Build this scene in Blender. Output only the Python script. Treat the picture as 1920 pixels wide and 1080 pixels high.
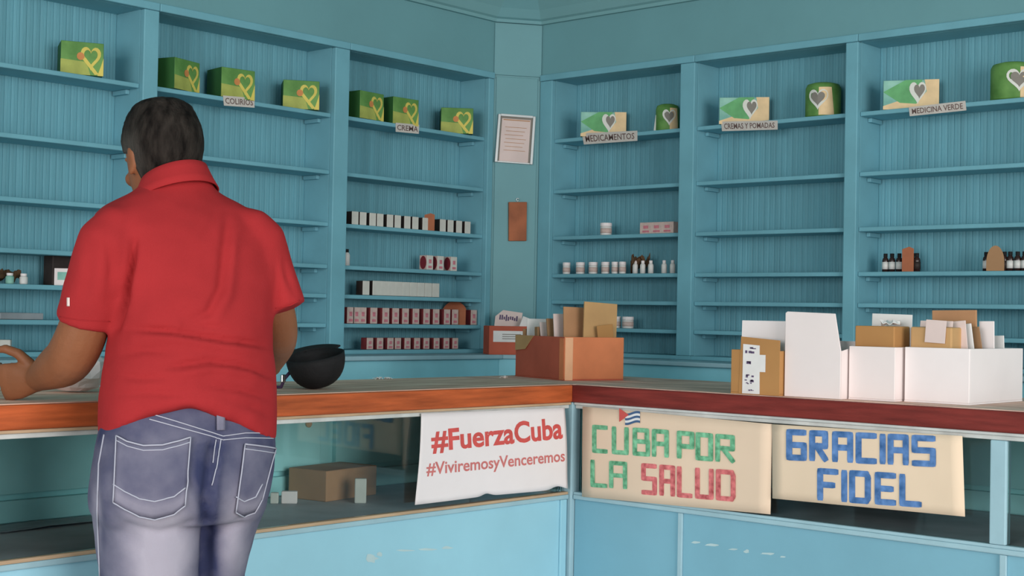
import bpy, bmesh, math, random
from mathutils import Vector, Matrix, noise
from mathutils.bvhtree import BVHTree
for o in list(bpy.data.objects): bpy.data.objects.remove(o)
S = bpy.context.scene
C = S.collection
random.seed(7)
# ------------------------------------------------------------------ camera
CAM = Vector((-4.64932, -4.16159, 1.22))
RT = Vector((0.66895151, -0.74305514, 0.01931151))
UP = Vector((-0.02754626, 0.00118034, 0.99961983))
FW = Vector((0.74279545, 0.66922916, 0.0196788))
F = 2666.436
cam = bpy.data.cameras.new('camera'); cam.sensor_width = 36; cam.lens = F / 1920 * 36
cam.clip_start = .05
co = bpy.data.objects.new('camera', cam); C.objects.link(co)
co.matrix_world = Matrix(((RT.x, UP.x, -FW.x, CAM.x), (RT.y, UP.y, -FW.y, CAM.y), (RT.z, UP.z, -FW.z, CAM.z), (0, 0, 0, 1)))
S.camera = co
# ------------------------------------------------------------------ light
S.view_settings.view_transform = 'Standard'; S.view_settings.look = 'None'
S.view_settings.gamma = 1; S.view_settings.use_curve_mapping = False
S.view_settings.exposure = 0.0
W = bpy.data.worlds.new('daylight'); S.world = W; W.use_nodes = True
W.node_tree.nodes['Background'].inputs[0].default_value = (.93, .95, 1, 1)
W.node_tree.nodes['Background'].inputs[1].default_value = .50
def area(name, loc, target, sx, sy, power, col):
    l = bpy.data.lights.new(name, 'AREA'); l.shape = 'RECTANGLE'; l.size = sx; l.size_y = sy
    l.energy = power; l.color = col
    o = bpy.data.objects.new(name, l); C.objects.link(o); o.location = loc
    o.rotation_euler = (Vector(target) - Vector(loc)).to_track_quat('-Z', 'Y').to_euler()
    return o
area('doorway_daylight', (-3.6, -7.6, 1.65), (-2.0, 0, 1.0), 3.2, 2.3, 200, (1, .945, .92))
area('side_doorway_daylight', (-8.4, -3.6, 1.65), (0, -2.4, 1.0), 2.8, 2.3, 195, (1, .94, .92))

# ------------------------------------------------------------------ pixel helpers (onto real planes of the room)
def ray(px, py): return FW + RT * ((px - 960) / F) - UP * ((py - 540) / F)
def on(pl, val, px, py):
    a = 'XYZ'.index(pl); d = ray(px, py); return CAM + d * ((val - CAM[a]) / d[a])
def onp(p0, n, px, py):
    d = ray(px, py); n = Vector(n); return CAM + d * ((Vector(p0) - CAM).dot(n) / d.dot(n))
def pix(v):
    d = Vector(v) - CAM; w = d.dot(FW); return 960 + F * d.dot(RT) / w, 540 - F * d.dot(UP) / w

# ------------------------------------------------------------------ materials
def nt(name):
    m = bpy.data.materials.new(name); m.use_nodes = True
    return m, m.node_tree.nodes, m.node_tree.links, m.node_tree.nodes['Principled BSDF']
def mat(name, col, rough=.6, var=.08, scale=6, bump=0.0, bscale=60, metal=0, spec=.3, stretch=None, col2=None, thr=None):
    """plain material with mottled colour; col2 with thr makes worn patches of a second colour"""
    m, N, L, b = nt(name)
    tc = N.new('ShaderNodeTexCoord'); mp = N.new('ShaderNodeMapping'); L.new(tc.outputs['Object'], mp.inputs[0])
    if stretch: mp.inputs['Scale'].default_value = stretch
    nz = N.new('ShaderNodeTexNoise'); nz.inputs['Scale'].default_value = scale; nz.inputs['Detail'].default_value = 5
    L.new(mp.outputs[0], nz.inputs['Vector'])
    r = N.new('ShaderNodeValToRGB'); e = r.color_ramp.elements
    if thr:
        e[0].position = thr; e[1].position = thr + .06
        e[0].color = (*col, 1); e[1].color = (*col2, 1)
    else:
        c2 = col2 or col
        e[0].position = .3; e[1].position = .7
        e[0].color = tuple(max(0, c * (1 - var)) for c in col) + (1,); e[1].color = tuple(min(1, c * (1 + var)) for c in c2) + (1,)
    L.new(nz.outputs[0], r.inputs[0]); L.new(r.outputs[0], b.inputs['Base Color'])
    b.inputs['Roughness'].default_value = rough; b.inputs['Metallic'].default_value = metal
    b.inputs['Specular IOR Level'].default_value = spec
    if bump:
        n2 = N.new('ShaderNodeTexNoise'); n2.inputs['Scale'].default_value = bscale; n2.inputs['Detail'].default_value = 3
        L.new(mp.outputs[0], n2.inputs['Vector'])
        bp = N.new('ShaderNodeBump'); bp.inputs['Strength'].default_value = bump; bp.inputs['Distance'].default_value = .004
        L.new(n2.outputs[0], bp.inputs['Height']); L.new(bp.outputs[0], b.inputs['Normal'])
    return m
def flat(name, col, rough=.6, **k): return mat(name, col, rough, var=.04, **k)
M = {}
M['wall'] = mat('teal_wall_paint', (.165, .36, .39), .55, .06, 2.5, .15, 40)
M['shelf'] = mat('teal_shelf_paint', (.18, .43, .51), .5, .09, 5, .15, 50)
M['back'] = mat('teal_beadboard_paint', (.15, .385, .46), .55, .12, 3, .2, 60, stretch=(9, 9, .6))
M['lower'] = mat('blue_cabinet_paint', (.29, .66, .76), .5, .1, 4, .15, 40)
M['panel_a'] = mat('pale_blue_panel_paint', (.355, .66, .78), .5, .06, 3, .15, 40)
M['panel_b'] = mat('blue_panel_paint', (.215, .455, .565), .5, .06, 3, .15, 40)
M['rail'] = mat('worn_blue_rail_paint', (.36, .55, .62), .5, .08, 8, .15, 40)
M['chip'] = mat('bare_primer', (.50, .66, .68), .7, .1, 9)
M['rawwood'] = mat('raw_pine', (.55, .38, .24), .6, .2, 6, .15, 60, stretch=(1, 1, 6))
M['white_rail'] = mat('white_worn_strip', (.62, .64, .62), .6, .15, 14)
M['wood_a'] = mat('orange_brown_wood', (.50, .105, .03), .5, .3, 5, .2, 50, stretch=(1.2, 14, 14), spec=.25)
M['wood_b'] = mat('dark_red_wood', (.20, .028, .022), .5, .28, 5, .2, 50, stretch=(14, 1.2, 14), spec=.25)
M['worn_a'] = mat('worn_counter_wood', (.84, .46, .34), .75, .25, 4, .1, 40, stretch=(1.2, 8, 1), col2=(.88, .58, .46), spec=.06)
M['worn_b'] = mat('worn_red_counter_wood', (.74, .44, .35), .75, .25, 4, .1, 40, stretch=(8, 1.2, 1), col2=(.80, .56, .46), spec=.06)
M['dark_teal'] = mat('showcase_inner_paint', (.38, .78, .80), .6, .12, 5)
M['case_floor'] = mat('showcase_floor_board', (.50, .52, .55), .6, .2, 6)
M['floor'] = mat('cement_floor', (.42, .39, .36), .5, .12, 4)
M['ceil'] = mat('teal_ceiling_paint', (.20, .40, .42), .6, .06, 3)
M['skin'] = mat('tanned_skin', (.25, .092, .040), .55, .12, 14, .15, 200)
M['hair'] = mat('short_dark_hair', (.010, .007, .006), .8, .5, 55, .8, 220, stretch=(1, 1, .35), col2=(.024, .019, .016), spec=.1)
def hair_mat():
    m = M['hair'].copy(); m.name = 'greying_dark_hair'; N, L = m.node_tree.nodes, m.node_tree.links; b = N['Principled BSDF']
    src = b.inputs['Base Color'].links[0].from_socket
    at = N.new('ShaderNodeAttribute'); at.attribute_name = 'grey'
    mx = N.new('ShaderNodeMix'); mx.data_type = 'RGBA'; L.new(at.outputs['Fac'], mx.inputs[0]); L.new(src, mx.inputs[6]); mx.inputs[7].default_value = (.075, .068, .06, 1)
    L.new(mx.outputs[2], b.inputs['Base Color']); return m
M['greyhair'] = hair_mat()
M['shirt'] = mat('red_polo_cotton', (.375, .026, .029), .85, .07, 9, .12, 420, spec=.12)
M['stitch'] = flat('pale_denim_thread', (.44, .44, .52), .8)
M['shoe'] = flat('black_leather_shoe', (.03, .025, .025), .4)
M['sole'] = flat('rubber_sole', (.1, .09, .08), .8)
M['black'] = mat('black_cloth', (.012, .011, .012), .75, .4, 20, .3, 180)
M['purple'] = flat('purple_strap', (.05, .025, .07), .7)
M['steel'] = flat('bright_steel', (.75, .74, .74), .3, metal=1)
M['silver'] = flat('silver_frame', (.42, .45, .45), .4, metal=.4)
M['card'] = mat('brown_cardboard', (.50, .26, .13), .8, .12, 7, .15, 60)
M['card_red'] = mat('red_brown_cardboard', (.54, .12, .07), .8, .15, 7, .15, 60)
M['card_or'] = mat('lit_orange_cardboard', (.72, .23, .10), .8, .15, 7, .15, 60)  # light on the corner box's short face is put into this tone
M['card_or2'] = mat('pale_orange_tape', (.82, .44, .25), .6, .12, 9)
M['card_tan'] = mat('tan_manila_card', (.58, .34, .15), .8, .12, 7)
M['card_dark'] = mat('dark_brown_card', (.36, .20, .10), .8, .15, 7)
M['card_och'] = mat('ochre_folder_card', (.48, .24, .085), .8, .12, 5)
M['white'] = mat('white_card', (.88, .78, .76), .7, .03, 6)
M['white2'] = mat('bright_white_card', (.90, .82, .81), .6, .03, 6)
M['paper'] = mat('white_paper', (.82, .79, .77), .7, .05, 18, .1, 30)
M['pinkpaper'] = mat('pinkish_paper', (.75, .60, .56), .7, .06, 12)
M['cream'] = mat('cream_poster_paper', (.84, .645, .48), .75, .05, 4, .1, 10)
M['cream2'] = mat('warm_poster_paper', (.86, .67, .49), .75, .05, 4, .1, 10)
M['banner'] = mat('white_banner_vinyl', (.93, .85, .85), .5, .03, 5, .1, 12)
M['ink_red'] = mat('red_print', (.70, .10, .09), .6, .1, 30)
M['ink_red2'] = mat('faded_red_print', (.68, .20, .19), .6, .12, 60)
M['mk_green'] = mat('green_marker', (.10, .40, .20), .7, .35, 60, col2=(.20, .50, .30))
M['mk_red'] = mat('red_marker', (.60, .10, .11), .7, .3, 60, col2=(.70, .20, .20))
M['mk_blue'] = mat('blue_marker', (.045, .16, .42), .7, .3, 40, col2=(.12, .24, .50))
M['ink'] = flat('faded_ink', (.16, .10, .09), .8)
M['ink_v'] = flat('violet_ink', (.12, .08, .16), .8)
M['flag_blue'] = flat('flag_blue_ink', (.06, .13, .26), .7)
M['flag_white'] = flat('flag_white_ink', (.80, .80, .80), .7)
M['flag_red'] = flat('flag_red_ink', (.62, .10, .09), .7)
M['tag'] = mat('label_card', (.62, .57, .52), .8, .06, 20)
M['green_side'] = mat('shaded_green_carton', (.03, .12, .03), .6, .15, 12)  # box sides: their shade is put into this darker green
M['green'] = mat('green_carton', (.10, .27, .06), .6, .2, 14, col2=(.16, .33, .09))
M['lime'] = mat('yellow_green_print', (.38, .42, .10), .6, .2, 20)
M['yellow'] = mat('yellow_print', (.68, .56, .12), .6, .12, 20)
M['orange'] = mat('orange_print', (.62, .25, .08), .6, .12, 20)
M['aqua'] = mat('aqua_carton', (.20, .50, .42), .6, .2, 14, col2=(.30, .55, .45))
M['mint'] = mat('green_print', (.14, .42, .17), .6, .2, 20)
M['sand'] = mat('sand_print', (.82, .60, .34), .6, .1, 20)
M['heart'] = flat('grey_heart_print', (.24, .22, .19), .6)
M['bone'] = flat('off_white_print', (.74, .74, .68), .6)
M['amber'] = mat('amber_glass', (.035, .014, .012), .2, .2, 10, spec=.6)
M['pill_white'] = flat('white_plastic', (.74, .72, .69), .45)
M['cartonw'] = mat('white_carton', (.66, .64, .58), .6, .05, 40)
M['cartondk'] = mat('dark_carton_side', (.035, .025, .022), .6, .2, 40)  # on the white cartons, shade of the sides is put into the colour
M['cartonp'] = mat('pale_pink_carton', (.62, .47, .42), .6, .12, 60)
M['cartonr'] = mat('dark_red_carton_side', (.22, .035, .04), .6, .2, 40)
M['pinkprint'] = mat('pink_print', (.60, .20, .24), .6, .15, 60)
M['maroon'] = flat('maroon_print', (.20, .02, .03), .6)
M['plaque'] = mat('brown_plaque_wood', (.36, .11, .045), .6, .25, 12, .2, 40)
M['dried'] = mat('dried_brown_leaf', (.13, .07, .035), .85, .3, 20, .3, 60)
M['greyplastic'] = mat('grey_plastic_sheet', (.30, .32, .34), .4, .2, 10)
def glass_mat():
    m, N, L, b = nt('showcase_glass'); N.remove(b)
    t = N.new('ShaderNodeBsdfTransparent'); t.inputs[0].default_value = (.93, .97, .965, 1)
    g = N.new('ShaderNodeBsdfGlossy'); g.inputs['Roughness'].default_value = .03
    fr = N.new('ShaderNodeFresnel'); fr.inputs[0].default_value = 1.3
    mx = N.new('ShaderNodeMixShader'); L.new(fr.outputs[0], mx.inputs[0]); L.new(t.outputs[0], mx.inputs[1]); L.new(g.outputs[0], mx.inputs[2])
    L.new(mx.outputs[0], N['Material Output'].inputs[0]); return m
M['glass'] = glass_mat()
def denim_mat():
    m, N, L, b = nt('faded_blue_denim')
    at = N.new('ShaderNodeAttribute'); at.attribute_name = 'wear_shade'
    tc = N.new('ShaderNodeTexCoord'); nz = N.new('ShaderNodeTexNoise'); nz.inputs['Scale'].default_value = 14; nz.inputs['Detail'].default_value = 6
    L.new(tc.outputs['Object'], nz.inputs['Vector'])
    ad = N.new('ShaderNodeMath'); ad.operation = 'MULTIPLY_ADD'; ad.inputs[1].default_value = .5; L.new(nz.outputs[0], ad.inputs[0]); L.new(at.outputs['Fac'], ad.inputs[2])
    r = N.new('ShaderNodeValToRGB'); r.color_ramp.elements[0].position = .20; r.color_ramp.elements[0].color = (.040, .046, .105, 1)
    r.color_ramp.elements[1].position = 1.15 if False else 1.0; r.color_ramp.elements[1].color = (.40, .37, .44, 1)
    L.new(ad.outputs[0], r.inputs[0]); L.new(r.outputs[0], b.inputs['Base Color'])
    b.inputs['Roughness'].default_value = .9; b.inputs['Specular IOR Level'].default_value = .1
    n2 = N.new('ShaderNodeTexNoise'); n2.inputs['Scale'].default_value = 300; L.new(tc.outputs['Object'], n2.inputs['Vector'])
    bp = N.new('ShaderNodeBump'); bp.inputs['Strength'].default_value = .15; bp.inputs['Distance'].default_value = .002
    L.new(n2.outputs[0], bp.inputs['Height']); L.new(bp.outputs[0], b.inputs['Normal'])
    return m
M['denim'] = denim_mat()

# ------------------------------------------------------------------ mesh helpers
class MB:
    def __init__(s): s.v = []; s.f = []; s.m = []
    def add(s, vs, fs, mi=0):
        o = len(s.v); s.v += [tuple(v) for v in vs]; s.f += [tuple(i + o for i in f) for f in fs]; s.m += [mi] * len(fs); return s
    def box(s, a, b, mi=0, fmi=None):
        x0, y0, z0 = (min(a[i], b[i]) for i in range(3)); x1, y1, z1 = (max(a[i], b[i]) for i in range(3))
        vs = [(x0, y0, z0), (x1, y0, z0), (x1, y1, z0), (x0, y1, z0), (x0, y0, z1), (x1, y0, z1), (x1, y1, z1), (x0, y1, z1)]
        fs = [(3, 2, 1, 0), (4, 5, 6, 7), (0, 1, 5, 4), (1, 2, 6, 5), (2, 3, 7, 6), (3, 0, 4, 7)]  # bottom top -y +x +y -x
        o = len(s.v); s.v += vs
        for k, f in enumerate(fs): s.f.append(tuple(i + o for i in f)); s.m.append((fmi or {}).get(k, mi))
        return s
    def prism(s, poly, z0, z1, mi=0):
        n = len(poly); vs = [(x, y, z0) for x, y in poly] + [(x, y, z1) for x, y in poly]
        return s.add(vs, [tuple(range(n))[::-1], tuple(range(n, 2 * n))] + [(i, (i + 1) % n, n + (i + 1) % n, n + i) for i in range(n)], mi)
    def lathe(s, prof, n=20, c=(0, 0, 0), mi=0, sy=1):
        vs = []
        for r, z in prof:
            for k in range(n):
                a = 2 * math.pi * k / n; vs.append((c[0] + r * math.cos(a), c[1] + r * math.sin(a) * sy, c[2] + z))
        fs = [(i * n + k, i * n + (k + 1) % n, (i + 1) * n + (k + 1) % n, (i + 1) * n + k) for i in range(len(prof) - 1) for k in range(n)]
        fs += [tuple(range(n))[::-1], tuple((len(prof) - 1) * n + k for k in range(n))]
        return s.add(vs, fs, mi)
    def loft(s, rings, mi=0, caps=True, closed=True):
        n = len(rings[0]); vs = [p for r in rings for p in r]; kk = n if closed else n - 1
        fs = [(i * n + k, i * n + (k + 1) % n, (i + 1) * n + (k + 1) % n, (i + 1) * n + k) for i in range(len(rings) - 1) for k in range(kk)]
        if caps: fs += [tuple(range(n))[::-1], tuple((len(rings) - 1) * n + k for k in range(n))]
        return s.add(vs, fs, mi)
    def tube(s, pts, rad, n=12, mi=0):
        pts = [Vector(p) for p in pts]; rings = []; u = None
        for i, p in enumerate(pts):
            t = (pts[min(i + 1, len(pts) - 1)] - pts[max(i - 1, 0)]).normalized()
            if u is None:
                u = t.orthogonal().normalized()
            u = (u - t * u.dot(t)).normalized(); v = t.cross(u)
            r = rad[i] if isinstance(rad, (list, tuple)) else rad
            rings.append([p + (u * math.cos(2 * math.pi * k / n) + v * math.sin(2 * math.pi * k / n)) * r for k in range(n)])
        return s.loft(rings, mi)
    def grid(s, fn, nu, nv, mi=0):
        vs = [fn(i / nu, j / nv) for j in range(nv + 1) for i in range(nu + 1)]
        return s.add(vs, [(j * (nu + 1) + i, j * (nu + 1) + i + 1, (j + 1) * (nu + 1) + i + 1, (j + 1) * (nu + 1) + i) for j in range(nv) for i in range(nu)], mi)
    def obj(s, name, mats, parent=None, bevel=0, smooth=False, solid=0, recalc=True, bseg=2, origin=None):
        me = bpy.data.meshes.new(name); me.from_pydata(s.v, [], s.f)
        mats = mats if isinstance(mats, (list, tuple)) else [mats]
        for m in mats: me.materials.append(m)
        for p, k in zip(me.polygons, s.m): p.material_index = k; p.use_smooth = smooth
        if recalc:
            bm = bmesh.new(); bm.from_mesh(me); bmesh.ops.recalc_face_normals(bm, faces=bm.faces); bm.to_mesh(me); bm.free()
        o = bpy.data.objects.new(name, me); C.objects.link(o)
        if solid:
            q = o.modifiers.new('solid', 'SOLIDIFY'); q.thickness = solid; q.offset = 0
        if bevel:
            q = o.modifiers.new('bevel', 'BEVEL'); q.width = bevel; q.segments = bseg; q.limit_method = 'ANGLE'; q.angle_limit = .6
        if parent:
            o.parent = parent
            o.matrix_parent_inverse = Matrix.Translation(-parent.location) if False else Matrix.Identity(4)
        if origin is not None:
            me.transform(Matrix.Translation(-Vector(origin))); o.location = origin
        return o
def tag(o, label, cat, group=None):
    o['label'] = label; o['category'] = cat
    if group: o['group'] = group
    return o
def struct(o): o['kind'] = 'structure'; return o
def thing(name, label, cat, loc=(0, 0, 0), rz=0, group=None):
    o = bpy.data.objects.new(name, None); C.objects.link(o); o.location = loc; o.rotation_euler = (0, 0, rz); o.empty_display_size = .05
    return tag(o, label, cat, group)
def dup(root, loc, rz, label, group=None):
    r = root.copy(); C.objects.link(r); r.location = loc; r.rotation_euler = (0, 0, rz); r['label'] = label
    if group: r['group'] = group
    for ch in list(root.children):
        c = ch.copy(); C.objects.link(c); c.parent = r
    return r
ORD = ['first', 'second', 'third', 'fourth', 'fifth', 'sixth', 'seventh', 'eighth', 'ninth', 'tenth', 'eleventh', 'twelfth', 'thirteenth', 'fourteenth']

# lettering -----------------------------------------------------------
def text_polys(txt, bold=0.0, res=4):
    cu = bpy.data.curves.new('lettering', 'FONT'); cu.body = txt; cu.offset = bold; cu.resolution_u = res
    o = bpy.data.objects.new('lettering', cu); C.objects.link(o)
    dg = bpy.context.evaluated_depsgraph_get(); dg.update()
    me = bpy.data.meshes.new_from_object(o.evaluated_get(dg))
    vs = [Vector(v.co) for v in me.vertices]; fs = [tuple(p.vertices) for p in me.polygons]
    bpy.data.objects.remove(o); bpy.data.curves.remove(cu); bpy.data.meshes.remove(me)
    x0 = min(v.x for v in vs); x1 = max(v.x for v in vs); y0 = min(v.y for v in vs); y1 = max(v.y for v in vs)
    return [((v.x - x0) / (x1 - x0), (v.y - y0) / (y1 - y0)) for v in vs], fs
LET = {  # block letters as strokes on a unit box
 'C': [[(1, 1), (0, 1), (0, 0), (1, 0)]], 'U': [[(0, 1), (0, 0), (1, 0), (1, 1)]],
 'B': [[(0, 0), (0, 1), (.92, 1), (.92, .52), (0, .52)], [(.92, .52), (1, .52), (1, 0), (0, 0)]],
 'A': [[(0, 0), (0, 1), (1, 1), (1, 0)], [(0, .48), (1, .48)]], 'P': [[(0, 0), (0, 1), (1, 1), (1, .45), (0, .45)]],
 'O': [[(0, 0), (0, 1), (1, 1), (1, 0), (0, 0)]], 'D': [[(0, 0), (0, 1), (.9, 1), (1, .88), (1, .1), (.9, 0), (0, 0)]],
 'R': [[(0, 0), (0, 1), (1, 1), (1, .5), (0, .5)], [(.35, .5), (1, 0)]], 'L': [[(0, 1), (0, 0), (1, 0)]],
 'S': [[(1, 1), (0, 1), (0, .52), (1, .52), (1, 0), (0, 0)]], 'G': [[(1, 1), (0, 1), (0, 0), (1, 0), (1, .5), (.25, .5)]],
 'I': [[(.5, 1), (.5, 0)]], 'F': [[(0, 0), (0, 1), (1, 1)], [(0, .5), (.8, .5)]], 'E': [[(1, 1), (0, 1), (0, 0), (1, 0)], [(0, .5), (.85, .5)]]}
STK = [0]
def stroke(mb, pts, w, mp, mi=0, jitter=0):
    """ribbon of width w (same unit as pts) along pts, mapped to 3D by mp(x, y)"""
    for k, (a, b) in enumerate(zip(pts[:-1], pts[1:])):
        ax, ay = a; bx, by = b; dx, dy = bx - ax, by - ay; l = math.hypot(dx, dy) or 1e-6; ux, uy = dx / l, dy / l; nx, ny = -uy * w / 2, ux * w / 2
        e = w * .42
        poly = [(ax - ux * e + nx * .8, ay - uy * e + ny * .8), (ax + nx, ay + ny), (bx + nx, by + ny), (bx + ux * e + nx * .8, by + uy * e + ny * .8),
                (bx + ux * e - nx * .8, by + uy * e - ny * .8), (bx - nx, by - ny), (ax - nx, ay - ny), (ax - ux * e - nx * .8, ay - uy * e - ny * .8)]
        STK[0] += 1; d = STK[0] % 12 * .00004
        mb.add([Vector(mp(x, y)) + Vector((-d, 0, 0)) for x, y in poly], [tuple(range(8))], mi)

# ------------------------------------------------------------------ setting: floor, walls, ceiling, cornice
struct(MB().box((-9, -8, -.1), (.4, .4, 0)).obj('floor', M['floor']))
struct(MB().box((-9, -8, 2.86), (.4, .4, 2.96)).obj('ceiling', M['ceil']))
HB, WT = 2.262, 2.485      # bottom of the plain wall over the shelves, top of the wall
CA, CB = (-.175, 0.), (0., -.12)   # ends of the diagonal corner panel
struct(MB().box((-9, .2, 0), (.4, .4, 2.86)).box((-9, 0, HB), (CA[0], .2, 2.86)).obj('wall_left', M['wall']))
struct(MB().box((.2, -8, 0), (.4, .2, 2.86)).box((0, -8, HB), (.2, CB[1], 2.86)).obj('wall_right', M['wall']))
struct(MB().prism([CA, CB, (.198, CB[1]), (.198, .198), (CA[0], .198)], 0, 2.86).obj('wall_corner', M['wall']))
# raised upper board and lower board of the corner panel
cn = Vector((CB[1] - CA[1], -(CB[0] - CA[0]), 0)).normalized()          # points into the room
ct = (Vector((*CB, 0)) - Vector((*CA, 0))).normalized(); cl = (Vector((*CB, 0)) - Vector((*CA, 0))).length
def cpt(u, d, z): p = Vector((*CA, 0)) + ct * u + cn * d; return (p.x, p.y, z)
def cslab(mb, u0, u1, d0, d1, z0, z1):
    q = [cpt(u0, d0, 0), cpt(u1, d0, 0), cpt(u1, d1, 0), cpt(u0, d1, 0)]
    return mb.prism([(a[0], a[1]) for a in q], z0, z1)
m_ = MB(); cslab(m_, .001, cl - .001, .0005, .008, HB - .004, WT - .002); struct(m_.obj('trim_1', M['wall'], bevel=.002))
m_ = MB(); cslab(m_, .012, cl - .016, .0005, .006, 1.062, HB - .012); struct(m_.obj('trim_2', M['wall'], bevel=.002))
# cornice following left wall, corner panel and right wall
prof = [(0.0005, WT), (.016, WT), (.016, WT + .014), (.028, WT + .02), (.05, WT + .055), (.09, WT + .10), (.10, WT + .10), (.105, WT + .13), (.20, WT + .25), (.22, WT + .25), (.22, WT + .374)]
def corn_ring(d):
    # offset polyline of the wall line by d into the room
    k = Vector((-1, -1, 0))
    a0 = Vector((-9, -d, 0)); b0 = Vector((-d, -8, 0))
    # intersections of offset corner line with both offset walls
    p0 = Vector((*CA, 0)) + cn * d
    t1 = (-d - p0.y) / ct.y; i1 = p0 + ct * t1
    t2 = (-d - p0.x) / ct.x; i2 = p0 + ct * t2
    return [a0, i1, i2, b0]
def cornice(name, i):
    mb = MB(); rs = []
    for d, z in prof:
        r = corn_ring(d); rs.append([(r[i].x, r[i].y, z), (r[i + 1].x, r[i + 1].y, z)])
    vs = [p for r in rs for p in r]
    mb.add(vs, [(k * 2, k * 2 + 1, k * 2 + 3, k * 2 + 2) for k in range(len(rs) - 1)])
    return struct(mb.obj(name, M['ceil' if i != 1 else 'wall']))
cornice('trim_3', 0); cornice('trim_4', 1); cornice('trim_5', 2)

# ------------------------------------------------------------------ wall shelving
SH = [1.985, 1.766, 1.566, 1.404, 1.291, 1.178]   # tops of the six shelf boards
BASE = 1.076; HEAD = 2.239; DEP = .165; BT = .016
def L3(side, t, d, z): return (t, d, z) if side == 'L' else (d, t, z)
def lbox(mb, side, t0, t1, d0, d1, z0, z1, mi=0): return mb.box(L3(side, t0, d0, z0), L3(side, t1, d1, z1), mi)
def bay(side, t0, t1, stiles, label):
    """t0..t1 clear opening; stiles = list of (ta, tb) face posts that belong to this unit"""
    r = thing('shelf_unit', label, 'shelves', L3(side, (t0 + t1) / 2, 0, BASE), 0, 'built-in wall shelf units')
    o = Vector(r.location)
    def P(name, mb, m, **k):
        me = mb.obj(name, m, r, **k); me.data.transform(Matrix.Translation(-o)); return me
    # beadboard back: narrow tongue boards with real grooves
    pitch = .024; n = max(4, int((t1 - t0) / pitch)); w = (t1 - t0) / n; row = []
    for i in range(n):
        a = t0 + i * w
        for f, d in ((0.0, DEP - .002), (.10, DEP - .0045), (.44, DEP - .005), (.5, DEP - .0035), (.56, DEP - .005), (.9, DEP - .0045)): row.append((a + f * w, d))
    row.append((t1, DEP - .002))
    mb = MB(); mb.add([L3(side, t, d, BASE) for t, d in row] + [L3(side, t, d, HEAD) for t, d in row], [(i, i + 1, len(row) + i + 1, len(row) + i) for i in range(len(row) - 1)])
    lbox(mb, side, t0, t1, DEP - .0015, DEP + .006, BASE, HEAD)
    P('back_panel', mb, M['back'])
    for a, b in ((t0 - .014, t0), (t1, t1 + .014)):
        P('side_panel', lbox(MB(), side, a, b, .0185, DEP + .006, BASE, HEAD), M['shelf'], bevel=.001)
    for z in SH:
        mb = MB()
        lbox(mb, side, t0 + .001, t1 - .001, .012, DEP - .009, z - BT, z)
        P('shelf_board', mb, M['shelf'], bevel=.003)
        for a, b in ((t0 + .001, t0 + .016), (t1 - .016, t1 - .001)):   # cleats under each board
            P('shelf_cleat', lbox(MB(), side, a, b, .07, DEP - .012, z - BT - .016, z - BT - .0005), M['shelf'], bevel=.002)
    a = min([t0] + [s[0] for s in stiles]); b = max([t1] + [s[1] for s in stiles])
    P('base_board', lbox(MB(), side, a, b, -.008, DEP + .006, BASE - .016, BASE), M['shelf'], bevel=.002)
    P('top_board', lbox(MB(), side, t0 - .014, t1 + .014, .0185, DEP + .006, HEAD, HB - .001), M['shelf'])
    a = min([t0] + [s[0] for s in stiles]); b = max([t1] + [s[1] for s in stiles])
    P('header_rail', lbox(MB(), side, a + .0005, b - .0005, -.012, .018, HEAD, HB + .004), M['shelf'], bevel=.003)
    for a, b in stiles: P('stile', lbox(MB(), side, a, b, -.008, .018, BASE + .0005, HEAD - .0005), M['shelf'], bevel=.003)
    return r
bay('L', -2.72, -1.926, [(-2.79, -2.72), (-1.926, -1.867)], 'teal wall shelf unit at the left edge, one green box on its top shelf')
bay('L', -1.867, -1.074, [(-1.074, -1.001)], 'empty-looking teal wall shelf unit behind the man, three green boxes on its top shelf')
bay('L', -1.001, -.21, [(-.21, -.177)], 'teal wall shelf unit just left of the corner, stocked with rows of small cartons')
bay('R', -.862, -.19, [(-.19, -.122), (-.931, -.862)], 'teal wall shelf unit just right of the corner, holding white jars')
bay('R', -1.595, -.931, [(-1.645, -1.595)], 'empty teal wall shelf unit second to the right of the corner')
bay('R', -2.42, -1.645, [(-2.49, -2.42)], 'teal wall shelf unit at the right edge, holding dark bottles')

# lower wall cabinets with a ledge
def lower(side, t0, t1, label):
    r = thing('lower_cabinet', label, 'cabinet', L3(side, (t0 + t1) / 2, 0, 0), 0, 'low cabinets under the wall shelves'); o = Vector(r.location)
    def P(name, mb, m, **k):
        me = mb.obj(name, m, r, **k); me.data.transform(Matrix.Translation(-o)); return me
    P('cabinet_body', lbox(MB(), side, t0, t1, -.18, .19, 0, 1.0415), M['lower'], bevel=.003)
    P('ledge_board', lbox(MB(), side, t0, t1, -.203, .19, 1.042, BASE - .0165), M['rail'], bevel=.004)
    n = 5; w = (t1 - t0) / n
    for i in range(n):
        a, b = t0 + i * w + .03, t0 + (i + 1) * w - .03
        d = P('cabinet_door', lbox(MB(), side, a, b, -.194, -.1805, .12, .96), M['lower'], bevel=.003)
        k = lbox(MB(), side, b - .06, b - .035, -.215, -.1945, .6, .625).obj('door_knob', M['steel'], d, bevel=.005); k.data.transform(Matrix.Translation(-o))
    return r
lower('L', -2.79, -.302, 'low blue wall cabinet under the left shelves behind the wooden counter')
lower('R', -2.49, -.302, 'low blue wall cabinet under the right shelves behind the red counter')

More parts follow.
